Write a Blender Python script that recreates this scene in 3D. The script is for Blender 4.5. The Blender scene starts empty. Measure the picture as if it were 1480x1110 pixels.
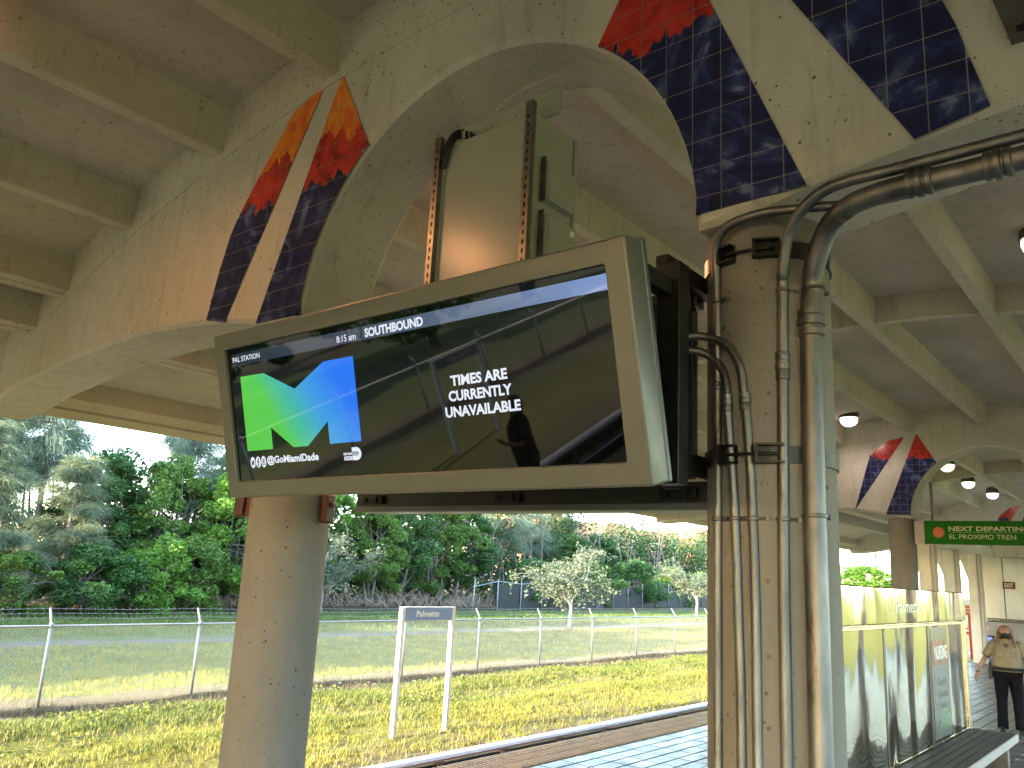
import bpy, bmesh, math, random
import numpy as np
from mathutils import Vector, Matrix
PI = math.pi
rnd = random.Random(7)
rng = np.random.default_rng(11)
SC = bpy.context.scene
COL = SC.collection
R = math.radians
H = 2.1                      # camera height above the platform floor (world z = 0)

# ------------------------------------------------------------------ camera, sky, sun, exposure
cam = bpy.data.cameras.new('camera')
cam.sensor_width = 36.0
cam.sensor_fit = 'HORIZONTAL'
cam.lens = 36 * 1182.3 / 1480
cam.clip_start = 0.05
cam.clip_end = 3000
camo = bpy.data.objects.new('camera', cam)
COL.objects.link(camo)
rt = Vector((0.62797756, -0.77648193, 0.05215361))
up = -Vector((0.20612496, 0.10133214, -0.97326476))
fw = Vector((0.75043766, 0.62193859, 0.22368662))
mw = Matrix((rt, up, -fw)).transposed().to_4x4()
mw.translation = (0, 0, H)
camo.matrix_world = mw
SC.camera = camo

SUN_AZ, SUN_EL = R(8), R(14)      # the sun stands behind the camera, low, a little to the track side
EXPOSURE = 4.0
world = bpy.data.worlds.new('World')
SC.world = world
world.use_nodes = True
wn = world.node_tree
sky = wn.nodes.new('ShaderNodeTexSky')
sky.sky_type = 'NISHITA'
sky.sun_disc = False
sky.sun_elevation = SUN_EL
sky.sun_rotation = math.atan2(-math.cos(SUN_AZ), math.sin(SUN_AZ)) % (2 * PI)
sky.air_density = 1.0
sky.dust_density = 0.5
sky.ozone_density = 1.6
bg = wn.nodes['Background']
wn.links.new(sky.outputs[0], bg.inputs[0])
bg.inputs[1].default_value = 0.15
sl = bpy.data.lights.new('sun', 'SUN')
sl.energy = 2.4
sl.angle = R(0.6)
sl.color = (1.0, 0.88, 0.70)
so = bpy.data.objects.new('sun', sl)
COL.objects.link(so)
d = Vector((math.cos(SUN_EL) * math.cos(SUN_AZ), -math.cos(SUN_EL) * math.sin(SUN_AZ), -math.sin(SUN_EL)))
so.rotation_euler = d.to_track_quat('-Z', 'Y').to_euler()
so.location = (-30, 8, 20)
vs = SC.view_settings
SC.display_settings.display_device = 'sRGB'
vs.view_transform = 'Standard'
vs.look = 'None'
vs.exposure = EXPOSURE
vs.gamma = 1
vs.use_curve_mapping = False
SC.render.engine = 'CYCLES'
SC.cycles.max_bounces = 8
SC.cycles.diffuse_bounces = 5
SC.cycles.glossy_bounces = 4
SC.cycles.transparent_max_bounces = 8
SC.cycles.sample_clamp_indirect = 8
try:
    SC.cycles.use_denoising = True
    SC.cycles.denoiser = 'OPENIMAGEDENOISE'
except Exception:
    pass
EM = 1.0 / 2 ** EXPOSURE

# ------------------------------------------------------------------ mesh helpers
class MB:
    def __init__(s):
        s.v = []; s.f = []; s.m = []; s.cur = 0
    def add(s, vs_, fs_):
        o = len(s.v)
        s.v += [tuple(x) for x in vs_]
        for f in fs_:
            s.f.append(tuple(i + o for i in f)); s.m.append(s.cur)
    def box(s, x0, x1, y0, y1, z0, z1):
        s.add([(x0, y0, z0), (x1, y0, z0), (x1, y1, z0), (x0, y1, z0), (x0, y0, z1), (x1, y0, z1), (x1, y1, z1), (x0, y1, z1)],
              [(3, 2, 1, 0), (4, 5, 6, 7), (0, 1, 5, 4), (1, 2, 6, 5), (2, 3, 7, 6), (3, 0, 4, 7)])
    def cbox(s, x0, x1, y0, y1, z0, z1, c=0.006):
        """box with all edges chamfered"""
        P = []
        for sx in (0, 1):
            for sy in (0, 1):
                for sz in (0, 1):
                    X = (x0, x1)[sx]; Y = (y0, y1)[sy]; Z = (z0, z1)[sz]
                    dx = c if sx == 0 else -c; dy = c if sy == 0 else -c; dz = c if sz == 0 else -c
                    P += [(X, Y + dy, Z + dz), (X + dx, Y, Z + dz), (X + dx, Y + dy, Z)]
        bm = bmesh.new()
        for p in P: bm.verts.new(p)
        r = bmesh.ops.convex_hull(bm, input=bm.verts)
        bm.verts.index_update()
        s.add([v.co[:] for v in bm.verts], [[v.index for v in f.verts] for f in bm.faces])
        bm.free()
    def prism(s, poly, axis, a, b):
        """extrude a 2-D polygon along axis (0: poly is y,z  1: poly is x,z  2: poly is x,y)"""
        def P(p, t):
            return [(t, p[0], p[1]), (p[0], t, p[1]), (p[0], p[1], t)][axis]
        n = len(poly)
        s.add([P(p, a) for p in poly] + [P(p, b) for p in poly],
              [tuple(range(n)), tuple(range(2 * n - 1, n - 1, -1))] + [(i, (i + 1) % n + n * 0, (i + 1) % n + n, i + n) for i in range(n)])
    def tube(s, path, r, n=8, cap=True, ry=None):
        path = [Vector(p) for p in path]
        rr = r if isinstance(r, (list, tuple)) else [r] * len(path)
        T = []
        for i in range(len(path)):
            a = path[max(0, i - 1)]; b = path[min(len(path) - 1, i + 1)]
            t = (b - a)
            T.append(t.normalized() if t.length > 1e-9 else Vector((0, 0, 1)))
        ref = Vector((0, 0, 1)) if abs(T[0].z) < .9 else Vector((1, 0, 0))
        u = T[0].cross(ref).normalized()
        vs_ = []; fs = []
        for i, p in enumerate(path):
            u = (u - T[i] * u.dot(T[i]))
            u = u.normalized() if u.length > 1e-6 else T[i].orthogonal().normalized()
            w = T[i].cross(u)
            for k in range(n):
                a = 2 * PI * k / n
                vs_.append(p + (u * math.cos(a) + w * math.sin(a)) * rr[i])
        for i in range(len(path) - 1):
            for k in range(n):
                fs.append((i * n + k, i * n + (k + 1) % n, (i + 1) * n + (k + 1) % n, (i + 1) * n + k))
        if cap:
            fs.append(tuple(range(n - 1, -1, -1)))
            o = (len(path) - 1) * n
            fs.append(tuple(range(o, o + n)))
        s.add(vs_, fs)
    def lathe(s, prof, c=(0, 0, 0), axis=2, n=32, cap=True):
        vs_ = []; fs = []
        for r_, z in prof:
            for k in range(n):
                a = 2 * PI * k / n
                q = (r_ * math.cos(a), r_ * math.sin(a), z)
                q = [(q[2], q[0], q[1]), (q[1], q[2], q[0]), q][axis]
                vs_.append((c[0] + q[0], c[1] + q[1], c[2] + q[2]))
        for i in range(len(prof) - 1):
            for k in range(n):
                fs.append((i * n + k, i * n + (k + 1) % n, (i + 1) * n + (k + 1) % n, (i + 1) * n + k))
        if cap:
            fs.append(tuple(range(n - 1, -1, -1)))
            o = (len(prof) - 1) * n
            fs.append(tuple(range(o, o + n)))
        s.add(vs_, fs)
    def loft(s, rings, n=16, cap=True):
        """rings: (centre, rx, ry) horizontal ellipses, or (centre, rx, ry, rotz)"""
        vs_ = []; fs = []
        for rg in rings:
            c, rx, ry = rg[:3]; az = rg[3] if len(rg) > 3 else 0
            for k in range(n):
                a = 2 * PI * k / n
                x = rx * math.cos(a); y = ry * math.sin(a)
                vs_.append((c[0] + x * math.cos(az) - y * math.sin(az), c[1] + x * math.sin(az) + y * math.cos(az), c[2]))
        for i in range(len(rings) - 1):
            for k in range(n):
                fs.append((i * n + k, i * n + (k + 1) % n, (i + 1) * n + (k + 1) % n, (i + 1) * n + k))
        if cap:
            fs.append(tuple(range(n - 1, -1, -1)))
            o = (len(rings) - 1) * n
            fs.append(tuple(range(o, o + n)))
        s.add(vs_, fs)
    def build(s, name, mats, parent=None, org=(0, 0, 0), smooth=False, angle=None):
        me = bpy.data.meshes.new(name)
        o = np.array(org)
        me.from_pydata([(a[0] - o[0], a[1] - o[1], a[2] - o[2]) for a in s.v], [], s.f)
        if not isinstance(mats, (list, tuple)): mats = [mats]
        for m in mats: me.materials.append(m)
        if len(mats) > 1: me.polygons.foreach_set('material_index', s.m)
        bm = bmesh.new(); bm.from_mesh(me)
        bmesh.ops.recalc_face_normals(bm, faces=bm.faces)
        if angle:
            for e in bm.edges:
                if len(e.link_faces) == 2: e.smooth = e.calc_face_angle(0) < angle
                else: e.smooth = False
            for f in bm.faces: f.smooth = True
        elif smooth:
            for f in bm.faces: f.smooth = True
        bm.to_mesh(me); bm.free()
        me.update()
        return link(name, me, parent)

def link(name, me, parent=None):
    ob = bpy.data.objects.new(name, me)
    COL.objects.link(ob)
    if parent: ob.parent = parent
    return ob

def np_mesh(name, V, F, mat, parent=None, smooth=False, kind=None):
    """fast mesh from numpy verts (n,3) and faces (m,k)"""
    me = bpy.data.meshes.new(name)
    V = np.asarray(V, np.float32); F = np.asarray(F, np.int32)
    k = F.shape[1]
    me.vertices.add(len(V)); me.vertices.foreach_set('co', V.ravel())
    me.loops.add(F.size); me.loops.foreach_set('vertex_index', F.ravel())
    me.polygons.add(len(F))
    me.polygons.foreach_set('loop_start', np.arange(0, F.size, k, dtype=np.int32))
    me.polygons.foreach_set('loop_total', np.full(len(F), k, np.int32))
    me.update(calc_edges=True)
    me.materials.append(mat)
    if smooth: me.polygons.foreach_set('use_smooth', np.ones(len(F), bool))
    ob = link(name, me, parent)
    if kind: ob['kind'] = kind
    return ob

def tag(o, label=None, cat=None, group=None, kind=None):
    if label: o['label'] = label
    if cat: o['category'] = cat
    if group: o['group'] = group
    if kind: o['kind'] = kind
    return o

def thing(name, label, cat, loc=(0, 0, 0), group=None, rot=None):
    o = bpy.data.objects.new(name, None)
    o.empty_display_size = .2
    COL.objects.link(o)
    if rot is not None:
        o.matrix_world = Matrix.Translation(loc) @ rot.to_4x4()
    else:
        o.location = loc
    return tag(o, label, cat, group)

def copy_tree(o, parent=None):
    c = o.copy(); COL.objects.link(c); c.parent = parent
    for ch in list(o.children): copy_tree(ch, c)
    return c

def text_mesh(s, bold=0.0, spacing=1.0):
    cu = bpy.data.curves.new('text', 'FONT')
    cu.body = s; cu.size = 1; cu.offset = bold; cu.space_character = spacing; cu.resolution_u = 3
    ob = bpy.data.objects.new('text', cu)
    COL.objects.link(ob)
    dg = bpy.context.evaluated_depsgraph_get(); dg.update()
    me = bpy.data.meshes.new_from_object(ob.evaluated_get(dg))
    bpy.data.objects.remove(ob); bpy.data.curves.remove(cu)
    return me

def put_text(name, s, mat, parent, x0, y0, w, h, z, bold=0.0, mtx=None, spacing=1.0):
    """text fitted into the box (x0,y0,w,h) of a local plane at height z; mtx maps that plane to the parent's space"""
    me = text_mesh(s, bold, spacing)
    n = len(me.vertices)
    co = np.zeros(n * 3); me.vertices.foreach_get('co', co); co = co.reshape(-1, 3)
    mn = co.min(0); mx = co.max(0)
    co[:, 0] = x0 + (co[:, 0] - mn[0]) / (mx[0] - mn[0]) * w
    co[:, 1] = y0 + (co[:, 1] - mn[1]) / (mx[1] - mn[1]) * h
    co[:, 2] = z
    if mtx is not None:
        A = np.array(mtx); co = co @ A[:3, :3].T + A[:3, 3]
    me.vertices.foreach_set('co', co.ravel()); me.update()
    me.materials.clear(); me.materials.append(mat)
    return link(name, me, parent)

# ------------------------------------------------------------------ materials
def nt(name):
    m = bpy.data.materials.new(name); m.use_nodes = True
    t = m.node_tree
    return m, t, t.nodes['Principled BSDF']

def noise(t, vec, scale, detail=4, rough=.55, dist=0.0):
    n = t.nodes.new('ShaderNodeTexNoise')
    n.inputs['Scale'].default_value = scale; n.inputs['Detail'].default_value = detail
    n.inputs['Roughness'].default_value = rough; n.inputs['Distortion'].default_value = dist
    if vec is not None: t.links.new(vec, n.inputs['Vector'])
    return n.outputs['Fac']

def ramp(t, fac, stops, interp='LINEAR'):
    n = t.nodes.new('ShaderNodeValToRGB')
    cr = n.color_ramp; cr.interpolation = interp
    while len(cr.elements) < len(stops): cr.elements.new(.5)
    for e, (p, c) in zip(cr.elements, stops):
        e.position = p; e.color = (c[0], c[1], c[2], 1) if hasattr(c, '__len__') else (c, c, c, 1)
    t.links.new(fac, n.inputs[0])
    return n.outputs[0]

def mix(t, a, b, fac, mode='MIX'):
    n = t.nodes.new('ShaderNodeMix'); n.data_type = 'RGBA'; n.blend_type = mode
    for val, i in ((fac, 0), (a, 6), (b, 7)):
        if hasattr(val, 'is_linked') or isinstance(val, bpy.types.NodeSocket): t.links.new(val, n.inputs[i])
        elif i == 0: n.inputs[i].default_value = val
        else: n.inputs[i].default_value = (val[0], val[1], val[2], 1)
    return n.outputs[2]

def math_(t, op, a, b=None, clamp=False):
    n = t.nodes.new('ShaderNodeMath'); n.operation = op; n.use_clamp = clamp
    for i, val in enumerate((a, b)):
        if val is None: continue
        if isinstance(val, bpy.types.NodeSocket): t.links.new(val, n.inputs[i])
        else: n.inputs[i].default_value = val
    return n.outputs[0]

def position(t, scale=None):
    g = t.nodes.new('ShaderNodeNewGeometry')
    if scale is None: return g.outputs['Position']
    m = t.nodes.new('ShaderNodeMapping'); m.inputs['Scale'].default_value = scale
    t.links.new(g.outputs['Position'], m.inputs['Vector'])
    return m.outputs[0]

def bump(t, bs, height, strength, dist=.01):
    n = t.nodes.new('ShaderNodeBump')
    n.inputs['Strength'].default_value = strength; n.inputs['Distance'].default_value = dist
    t.links.new(height, n.inputs['Height']); t.links.new(n.outputs[0], bs.inputs['Normal'])

def mat(name, base, rough=.6, metal=0.0, var=.15, scale=3.0, bmp=0.0, bscale=60, spots=None, spec=.5, coat=0.0, stretch=None, rvar=0.1):
    m, t, b = nt(name)
    p = position(t, stretch)
    f = noise(t, p, scale, 6, .6)
    lo = [c * (1 - var) for c in base]; hi = [min(1, c * (1 + var)) for c in base]
    c = ramp(t, f, [(.3, lo), (.7, hi)])
    if spots:
        col, amount, sc = spots
        f2 = noise(t, p, sc, 5, .65)
        c = mix(t, c, col, ramp(t, f2, [(1 - amount, 0), (min(1, 1 - amount + .08), 1)]))
    t.links.new(c, b.inputs['Base Color'])
    rr = t.nodes.new('ShaderNodeMapRange')
    rr.inputs['To Min'].default_value = max(0, rough - rvar); rr.inputs['To Max'].default_value = min(1, rough + rvar)
    t.links.new(noise(t, p, scale * 2.7, 4), rr.inputs['Value']); t.links.new(rr.outputs[0], b.inputs['Roughness'])
    b.inputs['Metallic'].default_value = metal
    b.inputs['Specular IOR Level'].default_value = spec
    b.inputs['Coat Weight'].default_value = coat
    if bmp: bump(t, b, noise(t, p, bscale, 4), bmp, .01)
    return m

def concrete(name, base, pit=1.0, stain=1.0, pitscale=19):
    m, t, b = nt(name)
    p = position(t)
    f = noise(t, p, .9, 7, .62)
    c = ramp(t, f, [(.28, [x * .80 for x in base]), (.5, base), (.75, [min(1, x * 1.13) for x in base])])
    # greenish and rusty tints of old painted concrete
    f2 = noise(t, p, .45, 4, .5, .6)
    c = mix(t, c, (base[0] * .97, base[1] * .93, base[2] * .80), ramp(t, f2, [(.45, 0), (.72, .75)]))
    # dirty run-down streaks
    ps = position(t, (5.0, 5.0, .55))
    s = noise(t, ps, 1.6, 6, .7, .4)
    c = mix(t, c, (.10, .085, .06), math_(t, 'MULTIPLY', ramp(t, s, [(.54, 0), (.78, 1)]), .50 * stain))
    sc_ = noise(t, position(t, (1.3, 1.3, .8)), 1.9, 8, .72, 2.2)
    c = mix(t, c, [x * .62 for x in base], math_(t, 'MULTIPLY', ramp(t, sc_, [(.50, 0), (.64, 1)]), .24 * stain))
    s2 = noise(t, p, 2.6, 8, .75, 1.5)
    c = mix(t, c, (.05, .045, .035), math_(t, 'MULTIPLY', ramp(t, s2, [(.62, 0), (.74, 1)]), .55 * stain))
    # hairline cracks
    wv = t.nodes.new('ShaderNodeVectorMath'); wv.operation = 'ADD'
    nz = t.nodes.new('ShaderNodeTexNoise'); nz.inputs['Scale'].default_value = 3.0; nz.inputs['Detail'].default_value = 6
    t.links.new(p, nz.inputs['Vector'])
    t.links.new(p, wv.inputs[0])
    sc2 = t.nodes.new('ShaderNodeVectorMath'); sc2.operation = 'SCALE'; sc2.inputs['Scale'].default_value = .5
    t.links.new(nz.outputs['Color'], sc2.inputs[0]); t.links.new(sc2.outputs[0], wv.inputs[1])
    vc = t.nodes.new('ShaderNodeTexVoronoi'); vc.feature = 'DISTANCE_TO_EDGE'; vc.inputs['Scale'].default_value = .75
    t.links.new(wv.outputs[0], vc.inputs['Vector'])
    ck = math_(t, 'MULTIPLY', math_(t, 'LESS_THAN', vc.outputs['Distance'], .0016), ramp(t, noise(t, p, .55, 2), [(.58, 0), (.64, 1)]))
    c = mix(t, c, (.05, .042, .03), math_(t, 'MULTIPLY', ck, .5 * stain))
    # bug holes
    v = t.nodes.new('ShaderNodeTexVoronoi'); v.inputs['Scale'].default_value = pitscale
    v.inputs['Randomness'].default_value = 1
    t.links.new(p, v.inputs['Vector'])
    sep = t.nodes.new('ShaderNodeSeparateColor'); t.links.new(v.outputs['Color'], sep.inputs[0])
    thr = math_(t, 'MULTIPLY', math_(t, 'POWER', sep.outputs[0], 1.7), .20)
    hole = math_(t, 'LESS_THAN', v.outputs['Distance'], thr)
    patch = ramp(t, noise(t, p, 1.3, 3), [(.30, .25), (.52, 1)])
    hole = math_(t, 'MULTIPLY', hole, patch)
    v2 = t.nodes.new('ShaderNodeTexVoronoi'); v2.inputs['Scale'].default_value = pitscale * 3.1
    t.links.new(p, v2.inputs['Vector'])
    sp2 = t.nodes.new('ShaderNodeSeparateColor'); t.links.new(v2.outputs['Color'], sp2.inputs[0])
    h2 = math_(t, 'LESS_THAN', v2.outputs['Distance'], math_(t, 'MULTIPLY', math_(t, 'POWER', sp2.outputs[1], 6.0), .26))
    hole = math_(t, 'MAXIMUM', hole, h2)
    c = mix(t, c, (.035, .03, .02), math_(t, 'MULTIPLY', hole, .8 * pit))
    t.links.new(c, b.inputs['Base Color'])
    b.inputs['Roughness'].default_value = .82
    b.inputs['Specular IOR Level'].default_value = .25
    h = math_(t, 'SUBTRACT', math_(t, 'MULTIPLY', noise(t, p, 55, 5, .7), .25), math_(t, 'MULTIPLY', hole, .8))
    h = math_(t, 'ADD', h, math_(t, 'MULTIPLY', noise(t, p, 3.5, 4), .5))
    bump(t, b, h, .35, .012)
    return m

def leaf(name, base, var=.35, trans=.35, sc=1.2, gloss=.45):
    m, t, b = nt(name)
    p = position(t)
    f = noise(t, p, sc, 4, .6)
    f2 = noise(t, p, 23, 2, .5)
    fac = math_(t, 'ADD', math_(t, 'MULTIPLY', f, .6), math_(t, 'MULTIPLY', f2, .4))
    c = ramp(t, fac, [(.3, [base[0] * (1 - var), base[1] * (1 - var), base[2] * (1 - var)]), (.52, base),
                      (.72, [min(1, base[0] * (1 + 1.5 * var)), min(1, base[1] * (1 + 1.1 * var)), base[2] * (1 + var * .6)])])
    t.links.new(c, b.inputs['Base Color'])
    b.inputs['Roughness'].default_value = gloss
    b.inputs['Specular IOR Level'].default_value = .3
    tr = t.nodes.new('ShaderNodeBsdfTranslucent')
    t.links.new(mix(t, c, (1.0, .95, .35), .25, 'MULTIPLY') if False else c, tr.inputs['Color'])
    ms = t.nodes.new('ShaderNodeMixShader'); ms.inputs[0].default_value = trans
    t.links.new(b.outputs[0], ms.inputs[1]); t.links.new(tr.outputs[0], ms.inputs[2])
    t.links.new(ms.outputs[0], t.nodes['Material Output'].inputs[0])
    return m

def glow(name, col, strength=1.0):
    m, t, b = nt(name)
    b.inputs['Base Color'].default_value = (*[min(.8, c) for c in col], 1)
    b.inputs['Emission Color'].default_value = (*col, 1)
    b.inputs['Emission Strength'].default_value = strength * EM
    b.inputs['Roughness'].default_value = .3
    return m

m_conc = concrete('painted_concrete', (.53, .475, .415))
m_roof = concrete('ceiling_concrete', (.50, .44, .37), pit=.6, stain=.85, pitscale=12)
m_col = concrete('column_concrete', (.185, .172, .155), pit=1.0, stain=.45)
m_wall = concrete('pale_wall_concrete', (.72, .69, .62), pit=.2, stain=.35)
m_edge = concrete('fascia_concrete', (.48, .40, .30), pit=.3, stain=.6)
m_galv = mat('galvanised_steel', (.19, .19, .187), .52, 1.0, .45, 5, .16, 45, spots=((.09, .075, .055), .42, 7), stretch=(1, 1, .25), rvar=.14)
m_galv_d = mat('weathered_steel', (.14, .135, .125), .5, .9, .35, 6, .1, 60, spots=((.12, .09, .06), .4, 8))
m_black = mat('black_steel', (.018, .018, .017), .45, .6, .5, 6, .05, 60)
m_dark = mat('dark_channel_paint', (.026, .024, .021), .4, .3, .2, 4)
m_frame = mat('olive_grey_powder_coat', (.108, .110, .098), .36, .25, .05, 5, .03, 500)
m_frame_s = mat('grey_metal_side', (.10, .105, .11), .34, .45, .05, 5, .02, 400)
m_cab = mat('grey_cabinet_paint', (.36, .35, .285), .26, .0, .03, 3, .01, 300, spec=.6, rvar=.02)
m_strut = mat('zinc_strut', (.30, .29, .26), .36, 1.0, .25, 9, .04, 100)
m_rust = mat('brick_red_paint', (.075, .018, .011), .45, 0, .25, 9, .05, 90)
m_rubber = mat('black_cable', (.012, .012, .012), .5, 0, .3, 9)
m_wire = mat('pale_wire', (.55, .5, .38), .5, 0, .2, 9)
m_grout = mat('grey_grout', (.27, .235, .225), .85, 0, .2, 9, .2, 80)
m_white = mat('white_paint', (.74, .72, .70), .45, 0, .05, 5)
m_bluep = mat('blue_sign_paint', (.20, .28, .54), .35, 0, .05, 4)
m_letter = mat('white_lettering', (.86, .86, .86), .4, 0, .03, 4)
m_floor_g = mat('dark_floor_joint', (.03, .027, .024), .8, 0, .3, 8)
m_tacrib = mat('paler_rib_yellow', (.52, .38, .18), .5, 0, .2, 4)  # paler than the panel so the ribs stand out
m_tactile = mat('yellow_tactile_rubber', (.30, .20, .08), .55, 0, .2, 4, .1, 90)
m_edgew = mat('pink_white_cover_board', (.74, .66, .63), .5, 0, .12, 2, .1, 60)
m_brown = mat('dark_brown_timber', (.05, .028, .018), .7, 0, .3, 6, .2, 60)
m_slat = mat('dark_oiled_slat', (.04, .031, .022), .55, 0, .3, 3, .1, 50, stretch=(.25, 3, 3))
m_fascia = mat('pale_board', (.34, .30, .26), .5, 0, .1, 3)
m_gravel = mat('track_ballast', (.19, .165, .14), .9, 0, .4, 18, .6, 30)
m_green = mat('green_sign_face', (.010, .115, .005), .6, 0, .08, 3, spec=.15)
m_gletter = mat('beige_lettering', (.52, .50, .32), .5, 0, .03, 4)
m_exit = mat('maroon_sign', (.10, .018, .012), .4, 0, .1, 4)
m_red = mat('red_sign_paint', (.50, .045, .03), .45, 0, .15, 5)
m_orange = mat('orange_red_sign', (.42, .085, .02), .45, 0, .3, 5)
m_pink = mat('pink_notice', (.62, .30, .26), .5, 0, .1, 5)
m_bark = mat('grey_bark', (.15, .125, .10), .85, 0, .4, 5, .4, 30, stretch=(1, 1, .3))
m_bark_p = mat('pale_bark', (.17, .155, .13), .85, 0, .3, 7, .3, 40)
m_dry = mat('dry_twigs', (.21, .15, .10), .9, 0, .45, 6)
m_galvf = mat('fence_galvanised', (.24, .24, .238), .55, .2, .15, 4)
m_backf = mat('back_fence_cloth', (.008, .009, .008), .8, 0, .5, 1.2)
m_brick = mat('rust_red_siding', (.48, .19, .09), .7, 0, .2, .5)
m_brick2 = mat('orange_tan_siding', (.62, .33, .15), .7, 0, .2, .4)
m_glass_d = mat('dark_glass', (.02, .022, .025), .08, 0, .2, 4)

# ------------------------------------------------------------------ station geometry constants
YC = 3.41                 # centre line of the arched frames
XF, XB = 3.53, 4.19       # front and back face of the near arched frame
XCOL = 3.86
PITCH = 17.68
YL, YR = 5.345, 1.54       # column rows
def slab(y): return H + 4.313 - .0317 * (y - YC) ** 2

# ------------------------------------------------------------------ ground, track, platform
gx = np.concatenate([np.linspace(-900, -90, 10), np.linspace(-80, -32, 17), np.arange(-30, 60, .5), np.linspace(62, 120, 30), np.linspace(140, 1200, 12)])
gy = np.concatenate([np.linspace(-900, -60, 10), np.linspace(-50, 9, 12), np.arange(9.5, 45, .4), np.linspace(46, 90, 20), np.linspace(110, 1200, 12)])
GX, GY = np.meshgrid(gx, gy, indexing='ij')
def lump(x, y):
    return (.5 * np.sin(x * .7 + 1.3 * np.sin(y * .6)) + .3 * np.sin(x * 1.9 + y * 1.3 + 2) + .25 * np.sin(y * 2.3 - x * .45 + .7) + .2 * np.sin(x * 3.7 - y * 2.9))
def ground_z(x, y):
    near = np.clip((y - 10.0) / 1.5, 0, 1) * np.clip((44 - y) / 5, 0, 1)
    bank = .16 * np.exp(-((y - 14.9) / 1.1) ** 2) + .10 * np.exp(-((y - 12.6) / .8) ** 2) + .06 * np.exp(-((y - 18.0) / .6) ** 2)
    return -.93 + near * (bank + .045 * lump(x, y)) + .5 * np.clip((y - 40) / 8, 0, 1) * np.clip((y < 95), 0, 1) - .25 * np.clip((9.9 - y) / .3, 0, 1)
GZ = ground_z(GX, GY)
nxg, nyg = GX.shape
idx = np.arange(nxg * nyg).reshape(nxg, nyg)
FQ = np.stack([idx[:-1, :-1], idx[1:, :-1], idx[1:, 1:], idx[:-1, 1:]], -1).reshape(-1, 4)

def ground_material():
    m, t, b = nt('grassy_ground')
    p = position(t)
    sep = t.nodes.new('ShaderNodeSeparateXYZ'); t.links.new(p, sep.inputs[0])
    wob = math_(t, 'MULTIPLY', math_(t, 'SUBTRACT', noise(t, p, .7, 5, .6), .5), 1.6)
    y = math_(t, 'ADD', sep.outputs[1], wob)
    yn = math_(t, 'DIVIDE', math_(t, 'SUBTRACT', y, 9.0), 36.0)      # 9..45 m
    def s(v): return (v - 9) / 36
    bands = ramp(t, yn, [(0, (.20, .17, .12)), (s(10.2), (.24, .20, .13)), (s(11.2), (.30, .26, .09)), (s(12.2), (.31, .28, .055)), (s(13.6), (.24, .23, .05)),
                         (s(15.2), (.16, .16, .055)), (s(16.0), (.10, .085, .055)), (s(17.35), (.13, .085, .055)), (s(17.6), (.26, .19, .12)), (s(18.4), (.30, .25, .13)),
                         (s(18.9), (.27, .28, .06)), (s(21.5), (.20, .235, .06)), (s(26), (.15, .19, .06)), (s(27.9), (.14, .17, .055)),  # sunlit yellow strip, then shaded green: light and shade painted into the bands
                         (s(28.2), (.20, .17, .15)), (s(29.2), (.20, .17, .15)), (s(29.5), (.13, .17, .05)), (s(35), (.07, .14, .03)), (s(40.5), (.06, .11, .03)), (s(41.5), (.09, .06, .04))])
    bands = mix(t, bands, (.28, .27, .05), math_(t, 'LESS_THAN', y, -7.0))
    pt = noise(t, p, 2.3, 7, .7)
    c = mix(t, bands, (.24, .19, .11), ramp(t, pt, [(.50, 0), (.66, .75)]))
    fine = noise(t, p, 14, 5, .7)
    c = mix(t, c, (.05, .07, .015), math_(t, 'MULTIPLY', ramp(t, fine, [(.45, 1), (.62, 0)]), .45))
    t.links.new(c, b.inputs['Base Color'])
    b.inputs['Roughness'].default_value = .95
    b.inputs['Specular IOR Level'].default_value = .1
    bump(t, b, noise(t, p, 16, 6, .75), 1.0, .10)
    return m
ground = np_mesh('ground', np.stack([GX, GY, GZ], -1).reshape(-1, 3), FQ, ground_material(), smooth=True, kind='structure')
tag(ground, 'grassy ground with dry patches beyond the track')

mb = MB(); mb.box(-60, 70, 6.75, 9.85, -1.30, -1.12)
mb.box(-60, 70, -7.5, -2.7, -1.30, -1.12)
tag(mb.build('track_bed', m_gravel), 'brown ballast bed of the track below the platform', kind='structure')
for yy in (7.45, 8.89):
    t_ = MB()
    t_.box(-60, 70, yy - .035, yy + .035, -1.0, -.955); t_.box(-60, 70, yy - .012, yy + .012, -1.11, -.999); t_.box(-60, 70, yy - .07, yy + .07, -1.118, -1.105)
    o = t_.build('rail', m_galv_d)
    tag(o, 'steel running rail nearest the platform edge' if yy < 8 else 'steel running rail nearest the cover board', 'rail', 'running rails')

tr = thing('third_rail', 'third rail under a pale pinkish cover board on brackets', 'third rail', (0, 9.4, -1.1))
org = (0, 9.4, -1.1)
mb = MB(); mb.prism([(9.27, -.80), (9.27, -.765), (9.33, -.74), (9.52, -.74), (9.56, -.76), (9.56, -.80)], 0, -45, 70)
mb.build('cover_board', m_edgew, tr, org)
mb = MB(); mb.box(-45, 70, 9.33, 9.43, -1.0, -.86); mb.box(-45, 70, 9.36, 9.40, -1.1, -1.0)
mb.build('conductor_rail', m_brown, tr, org)
br = None
for k in range(-20, 40):
    x = 13.1 + 1.57 * k
    if br is None:
        mb = MB(); mb.prism([(9.27, -.80), (9.35, -.80), (9.39, -1.0), (9.47, -1.13), (9.25, -1.13), (9.29, -1.0)], 0, -.05, .05); mb.box(-.075, .075, 9.255, 9.30, -.84, -.802)
        br = mb.build('bracket', m_fascia, tr, org)
        br.location.x = x
    else:
        c = br.copy(); COL.objects.link(c); c.location.x = x

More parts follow.
